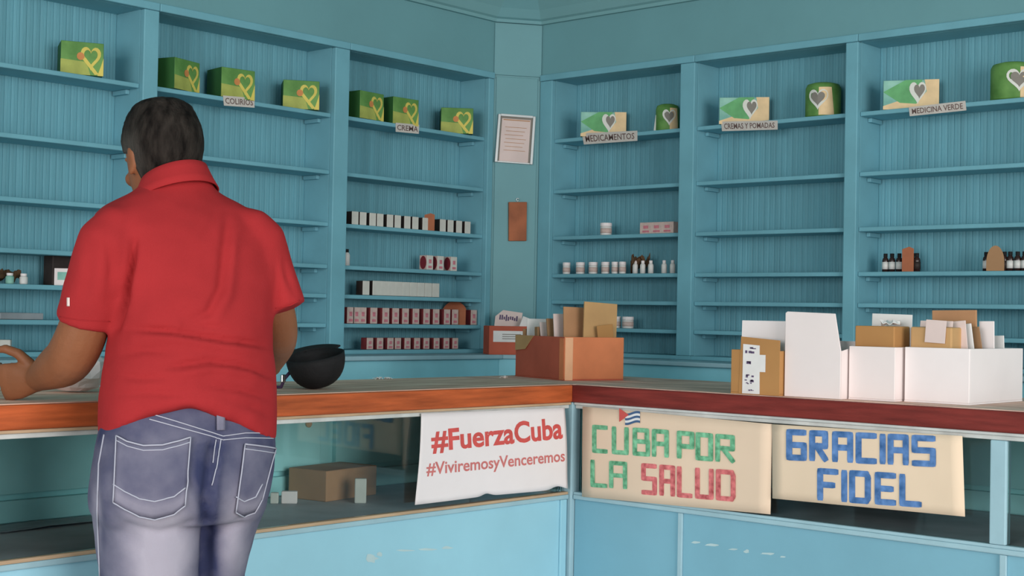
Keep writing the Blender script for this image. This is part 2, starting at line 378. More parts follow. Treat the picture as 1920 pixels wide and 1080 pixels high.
# ------------------------------------------------------------------ counters
XF, YF = -1.361, -1.45      # front faces of right and left counters
CT = 1.02; WB = .967; GB = .700
DEPC = .50
XB, YB = XF + .61, YF + .50   # backs
LX0 = -4.4; RY0 = -3.9
def counter(side):
    if side == 'L':
        r = thing('display_counter', 'left glass-fronted shop counter with pale blue base panels and a white banner', 'counter', (-2.9, YF, 0)); f0, f1, bk, end = LX0, XF, YB, None
    else:
        r = thing('display_counter', 'right glass-fronted shop counter with blue base panels and hand-lettered posters', 'counter', (XF, -2.6, 0)); f0, f1, bk, end = RY0, YF, XB, None
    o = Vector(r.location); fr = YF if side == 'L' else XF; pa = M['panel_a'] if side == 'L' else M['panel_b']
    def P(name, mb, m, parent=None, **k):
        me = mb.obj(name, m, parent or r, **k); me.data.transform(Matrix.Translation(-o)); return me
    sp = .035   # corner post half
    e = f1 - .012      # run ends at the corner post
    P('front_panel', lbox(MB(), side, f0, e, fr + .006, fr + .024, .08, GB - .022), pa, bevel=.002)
    P('toe_board', lbox(MB(), side, f0, e, fr + .03, fr + .05, 0, .08), M['dark_teal'])
    P('bottom_rail', lbox(MB(), side, f0, e, fr - .004, fr + .03, GB - .0215, GB - .008), M['rail'], bevel=.003)
    P('sill_strip', lbox(MB(), side, f0, e, fr - .001, fr + .02, GB - .0078, GB), M['rawwood' if side == 'L' else 'rail'], bevel=.001)
    P('top_rail', lbox(MB(), side, f0, e, fr + .001, fr + .03, .948, WB - .008), M['white_rail'], bevel=.002)
    P('edge_moulding', lbox(MB(), side, f0, e, fr - .007, fr + .03, WB - .0078, WB - .0005), M['rawwood' if side == 'L' else 'white_rail'], bevel=.002)
    P('case_floor', lbox(MB(), side, f0, f1 - .03, fr + .03, bk - .03, GB - .03, GB - .002), M['case_floor'])
    P('end_panel', lbox(MB(), side, f1 - .03, f1 - .018, fr + .03, bk - .0285, GB - .002, WB - .002) if side == 'L' else lbox(MB(), side, f1 - .005, f1 + .007, fr + .045, bk - .0285, GB - .002, WB - .002), M['dark_teal'])
    # posts in the glass front
    posts = [(-3.72, -3.68)] if side == 'L' else [(-2.782, -2.742)]
    edges = [f0] + [q for p_ in posts for q in p_] + [e - .02]
    for a, b in posts: P('glass_post', lbox(MB(), side, a, b, fr - .002, fr + .028, GB + .0005, .9475), M['rail'], bevel=.003)
    for i in range(0, len(edges), 2): P('glass_pane', lbox(MB(), side, edges[i] + .001, edges[i + 1] - .001, fr + .008, fr + .012, GB + .001, .947), M['glass'])
    # battens on the base panel
    bats = [(-2.9, -2.885), (-3.7, -3.685), (-1.405, -1.379)] if side == 'L' else [(-1.857, -1.842), (-2.785, -2.768), (-3.6, -3.585)]
    for a, b in bats: P('batten', lbox(MB(), side, a, b, fr - .002, fr + .0055, .08, GB - .022), M['rail'] if side == 'R' else pa, bevel=.002)
    # sliding back doors seen through the glass
    P('back_panel', lbox(MB(), side, f0, f1 - .03 if side == 'L' else f1 + .40, bk - .028, bk - .01, 0.0, WB - .002), M['dark_teal'])
    xs = [-1.62, -2.22, -2.82, -3.42, -4.02] if side == 'L' else [-1.75, -2.35, -2.95, -3.55]
    for x in xs:
        a, b = x - .27, x + .27
        d = P('back_door', lbox(MB(), side, a, b, bk - .046, bk - .0285, GB + .07, .93), M['dark_teal'], bevel=.002)
        P('door_knob', MB().lathe([(.0, 0), (.009, 0.001), (.011, .006), (.006, .012), (.0, .013)], 12, (0, 0, 0)), M['rawwood'], d)
        kn = d.children[0]; kn.data.transform(Matrix.Translation(o)); kn.data.transform(Matrix.Rotation(math.pi / 2, 4, 'X' if side == 'L' else 'Y') if side == 'L' else Matrix.Rotation(-math.pi / 2, 4, 'Y'))
        kn.data.transform(Matrix.Translation(Vector(L3(side, b - .05, bk - .0465, .90)) - o))
        P('drawer_front', lbox(MB(), side, a, b, bk - .046, bk - .0285, GB + .002, GB + .055), M['dark_teal'], bevel=.002)
    return r
CL = counter('L'); CR = counter('R')
# corner post
cp = MB().prism([(XF - .010, YF - .010), (XF + .03, YF - .010), (XF + .03, YF + .03), (XF - .010, YF + .03)], 0, WB - .0005).obj('corner_post', M['rail'], bevel=.003)
tag(cp, 'square pale blue corner post where the two counters meet', 'post')
# worktops, mitred at the corner
ov = .012
def worktop(side):
    if side == 'L':
        poly = [(LX0, YF - ov), (XF - ov - .0003, YF - ov), (XF - ov - .0003, YB), (LX0, YB)]
        r = thing('countertop', 'orange-brown wooden worktop of the left counter, worn on top', 'countertop', (-2.9, YF, WB))
        a, b = M['wood_a'], M['worn_a']
    else:
        poly = [(XF - ov, RY0), (XB, RY0), (XB, YB), (XF - ov, YB)]
        r = thing('countertop', 'dark red wooden worktop of the right counter, worn on top', 'countertop', (XF, -2.6, WB))
        a, b = M['wood_b'], M['worn_b']
    o = Vector(r.location)
    x = MB().prism(poly, WB, CT - .002).obj('edge_board', a, r, bevel=.004); x.data.transform(Matrix.Translation(-o))
    q = .014
    poly2 = [(LX0, YF - ov + q), (XF - ov - .0003, YF - ov + q), (XF - ov - .0003, YB), (LX0, YB)] if side == 'L' else [(XF - ov + q, RY0), (XB, RY0), (XB, YB), (XF - ov, YB), (XF - ov, YF - ov), (XF - ov + q, YF - ov)]
    x = MB().prism(poly2, CT - .0018, CT).obj('top_surface', b, r); x.data.transform(Matrix.Translation(-o))
worktop('L'); worktop('R')

# ------------------------------------------------------------------ posters and banner
def inward(side): return (0, -1, 0) if side == 'L' else (-1, 0, 0)
def sheet(name, label, cat, side, quad, m, off, thick=.0012, bow=None, nu=16, nv=8):
    """paper sheet hanging just in front of the counter glass; quad = pixel corners TL TR BR BL"""
    ax, val = ('Y', YF) if side == 'L' else ('X', XF); n = Vector(inward(side))
    q = [on(ax, val, *p) for p in quad]
    def at(u, v, d=0):          # u right, v up
        p = (q[3] * (1 - u) + q[2] * u) * (1 - v) + (q[0] * (1 - u) + q[1] * u) * v
        if bow: p = p + bow(u, v)
        return p + n * (off + d)
    mb = MB(); mb.grid(lambda u, v: at(u, v), nu, nv)
    o = mb.obj(name, m, None, smooth=True, recalc=False, solid=thick)
    ctr = sum((Vector(v) for v in mb.v), Vector()) / len(mb.v)
    o.data.transform(Matrix.Translation(-ctr)); o.location = ctr
    tag(o, label, cat); return o, at, ctr
def ink(name, mb, m, parent, ctr):
    o = mb.obj(name, m, parent, recalc=False); o.data.transform(Matrix.Translation(-ctr)); return o
def bl(q, u, v):   # pixel bilinear TL TR BR BL, u right v up
    return tuple((q[3][i] * (1 - u) + q[2][i] * u) * (1 - v) + (q[0][i] * (1 - u) + q[1][i] * u) * v for i in (0, 1))

def bow(u, v):
    e = max(0, v - .0)
    d = .006 * math.sin(math.pi * v) + .006 * (1 - v) ** 6 * (.4 + abs(math.sin(7 * u)))
    dz = .004 * (1 - v) ** 5 * math.sin(math.pi * u) + .007 * (1 - v) ** 12 * (math.exp(-((u - .44) / .035) ** 2) + 1.4 * math.exp(-((u - .93) / .05) ** 2))
    return Vector((0, -d, dz))
BQ = [(786, 775), (1055, 764), (1058, 916), (773, 946)]
ban, bat, bctr = sheet('banner', 'white banner with red hashtag lettering hanging on the left counter glass', 'banner', 'L', BQ, M['banner'], .0075, bow=bow, nu=60, nv=16)
def puttext(txt, at, quad, box, m, name, parent, ctr, bold, d=.0012):
    """box = pixel TL TR BR BL of the words; solved back to sheet coordinates"""
    pl, fs = text_polys(txt, bold)
    qs = [Vector(p) for p in quad]
    def uv(px, py):
        u, v = .5, .5
        for _ in range(12):
            x, y = bl(quad, u, v); e = 1e-3
            xu, yu = bl(quad, u + e, v); xv, yv = bl(quad, u, v + e)
            a, b, c, dd = (xu - x) / e, (xv - x) / e, (yu - y) / e, (yv - y) / e; det = a * dd - b * c
            rx, ry = px - x, py - y; u += (rx * dd - b * ry) / det; v += (a * ry - rx * c) / det
        return u, v
    mb = MB(); mb.add([at(*uv(*bl(box, x, y)), d) for x, y in pl], fs)
    return ink(name, mb, m, parent, ctr)
puttext('#FuerzaCuba', bat, BQ, [(800, 806), (1047, 781), (1048, 826), (800, 851)], M['ink_red'], 'lettering', ban, bctr, .028)
puttext('#ViviremosyVenceremos', bat, BQ, [(791, 867), (1051, 843), (1052, 871), (791, 898)], M['ink_red2'], 'lettering', ban, bctr, .018)

P2 = [(1096, 762), (1451, 795), (1447, 964), (1094, 931)]
def wav(u, v): return Vector((-.002 * math.sin(3 * u + 2 * v) ** 2, 0, 0))
po, pat, pctr = sheet('poster', 'cream paper poster with green and red block letters and a small flag', 'poster', 'R', P2, M['cream'], .0065, bow=wav)
P3 = [(1451, 795), (1808, 817), (1813, 968), (1452, 934)]
p3, p3at, p3ctr = sheet('poster', 'cream paper poster with big blue block letters next to the dark glass', 'poster', 'R', P3, M['cream2'], .0095, bow=lambda u, v: Vector((-.002 * math.sin(4 * u) ** 2, 0, .0)))
def letters(word, spans, y0, y1, h, m, off, parent, ctr, w, name='lettering'):
    """spans px x-range of each letter; top edge runs y0..y1 across the word, letter height h"""
    mb = MB(); xa, xb = spans[0][0], spans[-1][1]
    for chh, (a, b) in zip(word, spans):
        def mp(x, y, a=a): 
            t = ((a + x) - xa) / max(1, xb - xa); return on('X', XF - off, a + x, y0 + (y1 - y0) * t + h - y)
        ww = b - a - w
        for st in LET[chh]: stroke(mb, [(w / 2 + x * ww, w / 2 + y * (h - w)) for x, y in st], w, mp)
    return ink(name, mb, m, parent, ctr)
OF2 = .0095; OF3 = .0125
letters('CUBA', [(1110, 1140), (1147, 1179), (1186, 1219), (1222, 1254)], 796, 806, 53, M['mk_green'], OF2, po, pctr, 8.5)
letters('POR', [(1269, 1302), (1304, 1337), (1341, 1378)], 807, 816, 53, M['mk_green'], OF2 + .0002, po, pctr, 9)
letters('LA', [(1107, 1139), (1142, 1176)], 861, 866, 52, M['mk_green'], OF2 + .0004, po, pctr, 8)
letters('SALUD', [(1202, 1232), (1236, 1266), (1269, 1299), (1303, 1338), (1342, 1379)], 868, 882, 59, M['mk_red'], OF2, po, pctr, 9)
letters('GRACIAS', [(1474, 1513), (1517, 1553), (1560, 1600), (1604, 1645), (1649, 1661), (1664, 1704), (1709, 1755)], 804, 817, 59, M['mk_blue'], OF3, p3, p3ctr, 11.5)
letters('FIDEL', [(1532, 1573), (1577, 1589), (1592, 1633), (1640, 1681), (1686, 1729)], 877, 890, 62, M['mk_blue'], OF3 + .0002, p3, p3ctr, 11.5)
# small flag on the first poster
def fl(x, y, k=0): return on('X', XF - OF2 - .0006 - k * .0003, x, y)
fq = thing('small_flag', 'x', 'flag'); bpy.data.objects.remove(fq)
mb = MB()
nst = 5
def fy(x): return 4.5 * math.sin((x - 1162) / 40 * 2 * math.pi * .8 + .3) + (x - 1162) * .18
for k in range(5):
    for i in range(12):
        xa, xb = 1172 + i * 28 / 12 - (0), 1172 + (i + 1) * 28 / 12
        ya, yb = 769 + k * 4.3 + fy(xa), 769 + k * 4.3 + fy(xb)
        mb.add([fl(xa, ya), fl(xb, yb), fl(xb, yb + 4.3), fl(xa, ya + 4.3)], [(0, 1, 2, 3)], k % 2)
mb.add([fl(1161, 765, 1), fl(1179, 778, 1), fl(1161, 791, 1)], [(0, 1, 2)], 2)
ink('flag_drawing', mb, [M['flag_blue'], M['flag_white'], M['flag_red']], po, pctr)

# ------------------------------------------------------------------ corner panel: framed certificate and plaque
def cp_on(px, py, d=.008): return onp(Vector((*CA, 0)) + cn * d, cn, px, py)
cq = [cp_on(935, 214, .009), cp_on(1002, 219, .009), cp_on(996, 309, .009), cp_on(928, 304, .009)]
cc = sum(cq, Vector()) / 4
cert = thing('framed_certificate', 'slightly tilted certificate in a thin silver frame on the corner panel', 'certificate', cc)
def cq_at(u, v, d): return (cq[3] * (1 - u) + cq[2] * u) * (1 - v) + (cq[0] * (1 - u) + cq[1] * u) * v + cn * d
def slab(mb, u0, u1, v0, v1, d0, d1, mi=0):
    vs = [cq_at(u, v, d) for d in (d0, d1) for u, v in ((u0, v0), (u1, v0), (u1, v1), (u0, v1))]
    return mb.add(vs, [(3, 2, 1, 0), (4, 5, 6, 7), (0, 1, 5, 4), (1, 2, 6, 5), (2, 3, 7, 6), (3, 0, 4, 7)], mi)
def local(o, c): o.data.transform(Matrix.Translation(-Vector(c))); return o
mb = MB(); slab(mb, -.02, .05, 0, 1, 0, .012); slab(mb, .95, 1.02, 0, 1, 0, .012); slab(mb, .05, .95, .96, 1.01, 0, .011); slab(mb, .05, .95, 0, .03, 0, .009)
local(mb.obj('frame', M['silver'], cert, bevel=.001), cc)
mb = MB(); slab(mb, .05, .95, .03, .96, .001, .004); pp = local(mb.obj('paper', M['pinkpaper'], cert), cc)
mb = MB(); slab(mb, .05, .10, .03, .96, .0041, .0046); slab(mb, .90, .95, .03, .96, .0041, .0046); slab(mb, .10, .90, .92, .96, .0041, .0046); local(mb.obj('mount', M['heart'], pp), cc)
mb = MB(); slab(mb, .14, .88, .885, .905, .0041, .0045)
for k in range(7): slab(mb, .2 + .03 * (k % 2), .8 - .04 * (k % 3), .74 - k * .08, .75 - k * .08, .0041, .0044)
local(mb.obj('printed_lines', M['card'], pp), cc)
mb = MB(); a = [cp_on(953, 379), cp_on(987, 379), cp_on(986, 452), cp_on(953, 452)]
pc = sum(a, Vector()) / 4
mb.add([p - cn * .0015 for p in a] + [p + cn * .012 for p in a], [(3, 2, 1, 0), (4, 5, 6, 7), (0, 1, 5, 4), (1, 2, 6, 5), (2, 3, 7, 6), (3, 0, 4, 7)])
pl = thing('wooden_plaque', 'small narrow brown wooden plaque below the certificate on the corner panel', 'plaque', pc)
local(mb.obj('board', M['plaque'], pl, bevel=.002), pc)
tp = cp_on(970, 377); mb = MB(); mb.tube([tp + cn * .004 + Vector((0, 0, .006)) + ct * (.006 * math.cos(t)) + Vector((0, 0, .006 * math.sin(t))) for t in [k * math.pi / 6 for k in range(13)]], .0015, 6)
local(mb.obj('hanging_ring', M['steel'], pl, smooth=True), pc)

# ------------------------------------------------------------------ open boxes with cards on the counters
def openbox(name, label, cat, base, ang, w, d, h, m, t=.004, group=None):
    """box with origin at the middle of its base; local +x right, +y back"""
    r = thing(name, label, cat, base, ang, group)
    x, y = w / 2, d / 2
    MB().box((-x, -y, 0), (x, y, t)).obj('bottom_panel', m, r)
    MB().box((-x, -y, t), (x, -y + t, h)).obj('front_panel', m, r, bevel=.0015)
    MB().box((-x, y - t, t), (x, y, h)).obj('back_panel', m, r, bevel=.0015)
    MB().box((-x, -y + t, t), (-x + t, y - t, h)).obj('side_panel', m, r, bevel=.0015)
    MB().box((x - t, -y + t, t), (x, y - t, h)).obj('side_panel', m, r, bevel=.0015)
    return r
def card(name, label, cat, base, ang, w, h, m, lean=0, roll=0, t=.003, group=None, clip=0):
    """thin upright card, origin at the middle of its bottom edge"""
    mb = MB(); c = min(clip, w * .3)
    poly = [(-w / 2, 0), (w / 2, 0), (w / 2, h), (-w / 2 + c, h), (-w / 2, h - c)] if c else [(-w / 2, 0), (w / 2, 0), (w / 2, h), (-w / 2, h)]
    n = len(poly)
    mb.add([(x, -t / 2, z) for x, z in poly] + [(x, t / 2, z) for x, z in poly], [tuple(range(n)), tuple(range(2 * n - 1, n - 1, -1))] + [(i, n + i, n + (i + 1) % n, (i + 1) % n) for i in range(n)])
    o = mb.obj(name, m, bevel=.0008, bseg=1); o.location = base; o.rotation_euler = (lean, roll, ang)
    return tag(o, label, cat, group)
Z0 = CT + .0004
# box on the corner of the two counters: long face towards -X in a shaded colour, short face towards -Y in a lit one
A0 = Vector((-1.221, -1.300, 0)); A1 = Vector((-1.118, -1.000, 0)); A2 = Vector((-1.012, -1.372, 0))
ux = (A2 - A0).normalized(); angb = math.atan2(ux.y, ux.x); uy = Vector((-ux.y, ux.x, 0))
bw, bd, bh = .222, .315, .137
bc = A0 + ux * (bw / 2) + uy * (bd / 2)
bx = openbox('cardboard_box', 'orange-brown open cardboard box full of envelopes on the inner corner of the counters', 'box', (bc.x, bc.y, Z0), angb, bw, bd, bh, M['card_red'])
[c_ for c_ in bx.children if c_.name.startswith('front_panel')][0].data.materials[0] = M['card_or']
MB().box((-bw / 2 + .002, -bd / 2 - .0012, .001), (-bw / 2 + .03, -bd / 2 - .0002, bh - .002)).obj('tape_strip', M['card_or2'], bx)
MB().box((-bw / 2 - .0012, -bd / 2 + .004, .002), (-bw / 2 - .0002, -bd / 2 + .03, bh - .004)).obj('tape_strip', M['card_or'], bx)
mb = MB(); mb.add([(-bw / 2 - .001, bd / 2, bh), (-bw / 2 - .001, bd / 2 - .12, bh), (-bw / 2 - .004, bd / 2 - .07, bh - .045), (-bw / 2 - .004, bd / 2 - .005, bh - .05)], [(0, 1, 2, 3)])
mb.obj('folded_flap', M['card_tan'], bx, solid=.002)
def inbox(f, s, z=.006): p = bc + ux * ((s - .5) * bw) + uy * ((f - .5) * bd); return (p.x, p.y, Z0 + z)
EG = 'envelopes and cards in the corner box'
card('envelope', 'tall tan envelope at the front right of the corner box', 'envelope', inbox(.10, .66), angb, .125, .242, M['card_tan'], -.05, .05, .006, EG)
card('envelope', 'short ochre card standing before the tall tan envelope in the corner box', 'envelope', inbox(.05, .80), angb, .06, .172, M['card_och'], 0, -.12, .003, EG)
card('envelope', 'brown envelope right behind the tall tan one in the corner box', 'envelope', inbox(.22, .52), angb, .15, .226, M['card'], -.08, .02, .005, EG)
card('envelope', 'pale envelope edge behind the brown envelope in the corner box', 'envelope', inbox(.33, .48), angb, .15, .205, M['pinkpaper'], -.12, 0, .004, EG)
card('envelope', 'dark brown card between two pale edges in the corner box', 'envelope', inbox(.42, .48), angb, .16, .190, M['card_dark'], -.16, 0, .006, EG)
card('envelope', 'pale leaning envelope in the middle of the corner box', 'envelope', inbox(.52, .47), angb, .16, .180, M['pinkpaper'], -.22, 0, .004, EG)
card('envelope', 'low dark brown card in front of the white sheet in the corner box', 'envelope', inbox(.66, .47), angb, .17, .160, M['card_dark'], -.05, 0, .02, EG)
card('envelope', 'white sheet standing at the back of the corner box', 'envelope', inbox(.81, .42), angb - .30, .15, .186, M['paper'], -.04, 0, .004, EG)
card('envelope', 'grey-brown card at the very back of the corner box', 'envelope', inbox(.92, .40), angb, .15, .152, M['card_dark'], -.02, 0, .004, EG)
# long strip of low brown cards seen over the side edge of the box
# red-brown box on the ledge in the corner
ra = math.atan2(ct.y, ct.x); rb = on('Z', BASE - .0163, 918, 659); rb2 = on('Z', BASE - .0163, 1000, 664)
q0 = Vector((*CA, 0)) + cn * .235
pL = onp(q0, cn, 917, 640); pR = pL + ct * .17; ctrb = (pL + pR) / 2 - cn * .055
rbx = openbox('cardboard_box', 'small red-brown cardboard box with a pale label on the corner ledge behind the envelope box', 'box', (ctrb.x, ctrb.y, BASE - .0161), ra, .17, .11, .118, M['card_red'])
MB().box((-.068, -.0565, .052), (.06, -.0552, .098)).obj('label_sheet', M['paper'], rbx)
mb = MB()
for k in range(3): mb.box((-.03, -.0569, .064 + k * .009), (.05, -.0566, .067 + k * .009))
mb.obj('label_writing', M['heart'], rbx)
ledge = thing('corner_cabinet', 'low blue corner cabinet joining the two wall cabinets below the diagonal panel', 'cabinet', (-.15, -.15, 0))
cpoly = lambda e: [(-.3015, -.18 - e), (-.18 - e, -.3015), (-.001, -.3015), (-.001, -.1225), (-.1775, -.0015), (-.3015, -.0015)]
local(MB().prism(cpoly(0), 0, 1.0415).obj('cabinet_body', M['lower'], ledge, bevel=.002), (-.15, -.15, 0)); local(MB().prism(cpoly(.02), 1.042, BASE - .0166).obj('ledge_board', M['rail'], ledge, bevel=.003), (-.15, -.15, 0))
# crumpled papers on it
def crumple(name, label, cat, loc, size, m, seed, rz=0, n=10, amp=.35, group=None):
    rnd = random.Random(seed)
    def f(u, v):
        x, y = (u - .5) * size[0], (v - .5) * size[1]
        z = noise.noise(Vector((u * 3.1 + seed, v * 3.3, seed * .7))) * .7 + noise.noise(Vector((u * 7 + seed, v * 7.7, 3.1))) * .35
        return (x + rnd.uniform(-1, 1) * size[0] * .015, y, (z + .62) * size[2])
    mb = MB(); mb.grid(f, n, n); lo = min(v[2] for v in mb.v); mb.v = [(x, y, z - lo) for x, y, z in mb.v]
    o = mb.obj(name, m, solid=.0012, recalc=False); o.location = loc; o.rotation_euler = (0, 0, rz)
    return tag(o, label, cat, group)
zt = BASE - .0161 + .1185
c2 = ctrb
card('paper_slip', 'curved paper slip with dark writing sticking up from the red-brown box', 'paper', (c2.x + ct.x * -.005, c2.y + ct.y * -.005, BASE - .011), ra, .115, .178, M['pinkpaper'], -.1, .12, .003, 'papers in the small red-brown box', clip=.03)
sl = bpy.context.scene.objects['paper_slip']
mb = MB(); rnd = random.Random(3)
for k in range(9): x = -.04 + k * .009; mb.box((x, -.0024, .138 + rnd.uniform(-.004, .004)), (x + .006, -.0017, .158 + rnd.uniform(-.008, .004)))
mb.obj('writing', M['ink_v'], sl)
card('paper_slip', 'blank white paper leaning out of the red-brown box towards the envelopes', 'paper', (c2.x + ct.x * .045 + cn.x * .035, c2.y + ct.y * .045 + cn.y * .035, BASE - .011), ra - .1, .075, .152, M['paper'], .04, .35, .003, 'papers in the small red-brown box')

# four boxes along the red counter
KG = 'boxes of papers along the red counter'
def rbox(name, label, f0, f1, X, h, d, m, **k):
    """box with its front between world Y f0 (left) and f1 (right) at X"""
    w = abs(f1 - f0); o = openbox(name, label, 'box', (X + d / 2, (f0 + f1) / 2, Z0), -math.pi / 2, w, d, h, m, group=KG, **k); return o
K1 = rbox('folder_box', 'brown cardboard folder box with a handwritten white label on the red counter', -2.003, -2.157, -1.352, .120, .10, M['card_och'])
# its higher front sheet
mb = MB(); mb.add([(-.05, -.0505, .001), (.0765, -.0505, .001), (.0765, -.0505, .148), (-.045, -.0505, .156)], [(0, 1, 2, 3)]); mb.obj('front_sheet', M['card_och'], K1, solid=.002)
mb = MB(); mb.add([(-.038, -.053, .002), (.017, -.053, .002), (.015, -.053, .133), (-.037, -.053, .136)], [(0, 1, 2, 3)]); mb.add([(.012, -.0532, .062), (.034, -.0532, .062), (.034, -.0532, .108), (.012, -.0532, .108)], [(0, 1, 2, 3)])
lb = mb.obj('label_sheet', M['paper'], K1, solid=.0006)
mb = MB(); rnd = random.Random(5)
for zz in (.122, .113, .084, .048, .036, .027, .008):
    for _ in range(3):
        x = -.018 + rnd.uniform(-.012, .012); mb.box((x, -.0542, zz + rnd.uniform(-.003, .003)), (x + rnd.uniform(.004, .012), -.0537, zz + rnd.uniform(.003, .006)))
mb.obj('label_writing', M['ink_v'], lb)
card('index_card', 'tall white card standing in the brown folder box', 'card', (-1.305, -2.073, Z0 + .006), -math.pi / 2, .138, .194, M['white2'], -.03, 0, .006)
# tall white file box: high back, cut corner
K2 = thing('file_box', 'tall plain white file box beside the brown folder box', 'box', (-1.285, -2.244, Z0), -math.pi / 2, KG)
w, d, h = .166, .10, .226
mb = MB(); pr = [(-w / 2, 0), (w / 2, 0), (w / 2, .125), (w / 2 - .018, h - .004), (-w / 2 + .006, h), (-w / 2, h - .004)]
n = len(pr); mb.add([(x, -d / 2, z) for x, z in pr] + [(x, -d / 2 + .004, z) for x, z in pr], [tuple(range(n)), tuple(range(2 * n - 1, n - 1, -1))] + [(i, n + i, n + (i + 1) % n, (i + 1) % n) for i in range(n)])
mb.obj('front_panel', M['white'], K2, bevel=.001)
mb = MB(); mb.add([(w / 2 - .001, -d / 2 + .0045, 0), (w / 2 - .001, d / 2, 0), (w / 2 - .001, d / 2, .14), (w / 2 - .001, -d / 2 + .0045, .125)], [(0, 1, 2, 3)]); mb.obj('side_panel', M['white'], K2, solid=.002)
mb = MB(); mb.add([(-w / 2 + .001, -d / 2 + .0045, 0), (-w / 2 + .001, d / 2, 0), (-w / 2 + .001, d / 2, .15), (-w / 2 + .001, -d / 2 + .0045, .215)], [(0, 1, 2, 3)]); mb.obj('side_panel', M['white'], K2, solid=.002)
MB().box((-w / 2 + .003, d / 2 - .003, .003), (w / 2 - .003, d / 2, .15)).obj('back_panel', M['white'], K2)
MB().box((-w / 2 + .003, -d / 2 + .0045, 0), (w / 2 - .003, d / 2, .0025)).obj('bottom_panel', M['white'], K2)
K3 = rbox('file_box', 'white box holding a brown carton, between the tall white box and the wide white box', -2.332, -2.462, -1.300, .1385, .13, M['white'])
K4 = rbox('file_box', 'wide white box full of cards at the right end of the row', -2.470, -2.643, -1.262, .140, .330, M['white2'])
# brown carton standing inside K3
def block(name, label, cat, base, ang, w, d, z0, z1, m, lean=0, bevel=.003, group=None):
    o = MB().box((-w / 2, -d / 2, 0), (w / 2, d / 2, z1 - z0)).obj(name, m, bevel=bevel); o.location = (base[0], base[1], z0); o.rotation_euler = (lean, 0, ang); return tag(o, label, cat, group)
block('brown_carton', 'plain brown carton standing inside the third box of the row', 'carton', (-1.235, -2.392), -math.pi / 2, .112, .085, Z0 + .005, Z0 + .192, M['card_och'])
card('paper_slip', 'white paper at the back of the third box, above the brown carton', 'paper', (-1.186, -2.390, Z0 + .005), -math.pi / 2, .115, .219, M['paper'], .0, .02, .002, 'papers in the white boxes')
crumple('paper_slip', 'crumpled paper scrap lying on top of the brown carton', 'paper', (-1.235, -2.415, Z0 + .1925), (.065, .05, .022), M['paper'], 4, .4, 6, group='papers in the white boxes')
# contents of the wide box
CG = 'cards in the wide white box'
bp_ = lambda f, s: (-1.262 + f * .330, -2.470 - s * .173)
card('index_card', 'tall brown card at the back left of the wide white box', 'card', (*bp_(.42, .42), Z0 + .005), -math.pi / 2, .12, .232, M['card'], 0, -.02, .008, CG)
block('card_stack', 'thick stack of tan cards at the front of the wide white box', 'card', bp_(.14, .36), -math.pi / 2, .112, .06, Z0 + .005, Z0 + .192, M['card_tan'], 0, .004, CG)
card('paper_slip', 'pink-white slip hanging over the tan card stack', 'paper', (-1.2505, -2.545, Z0 + .152), -math.pi / 2, .055, .058, M['pinkpaper'], -.04, .05, .001, 'papers in the white boxes')
card('paper_slip', 'pale folded slip lying across the top of the tan card stack', 'paper', (-1.228, -2.538, Z0 + .1925), -math.pi / 2 + .1, .085, .016, M['pinkpaper'], -.2, 0, .002, 'papers in the white boxes')
for k, (f, s, w_, h_, mm, ro, lab) in enumerate([
    (.22, .76, .035, .205, 'pinkpaper', -.10, 'first pale slip right of the tan stack in the wide box'),
    (.30, .82, .035, .198, 'paper', -.14, 'second pale slip right of the tan stack in the wide box'),
    (.40, .86, .04, .190, 'card_dark', -.16, 'brown slip among the pale slips in the wide box'),
    (.52, .84, .04, .205, 'white2', -.02, 'bright white card standing up behind the slips'),
    (.60, .87, .035, .165, 'pinkpaper', -.12, 'low leaning slip at the right of the wide box'),
    (.70, .89, .03, .168, 'paper', -.04, 'rightmost low slip in the wide box')]):
    card('index_card', lab, 'card', (*bp_(f, s), Z0 + .005), -math.pi / 2, w_, h_, M[mm], 0, ro, .004, CG)

# ------------------------------------------------------------------ things inside the left glass case
IZ = GB - .0016
def iz(px, py): p = on('Z', IZ, px, py); return p
p = iz(662, 940); block('cardboard_box', 'dim grey-brown cardboard box lying inside the left glass case', 'box', (p.x + .03, p.y + .12), .15, .22, .14, IZ, IZ + .085, M['card'])
p = iz(681, 944); block('small_carton', 'upright beige carton inside the glass case in front of the dim cardboard box', 'carton', (p.x, p.y + .012), -.75, .032, .02, IZ, IZ + .068, M['cartonw'])
p = iz(549, 945); block('small_carton', 'small bright white carton inside the glass case, right one of the pair', 'carton', (p.x, p.y + .015), -.75, .043, .02, IZ, IZ + .034, M['white'], group='pair of little white cartons in the glass case')
p = iz(521, 945); block('small_carton', 'small white carton inside the glass case nearest to the man, left one of the pair', 'carton', (p.x, p.y + .015), -.75, .022, .02, IZ, IZ + .030, M['cartonw'], group='pair of little white cartons in the glass case')
p = iz(95, 990); crumple('plastic_sheet', 'crumpled grey plastic sheet lying in the glass case at the far left', 'plastic sheet', (p.x, p.y + .05, IZ + .0008), (.34, .10, .005), M['greyplastic'], 9, .05, 12)

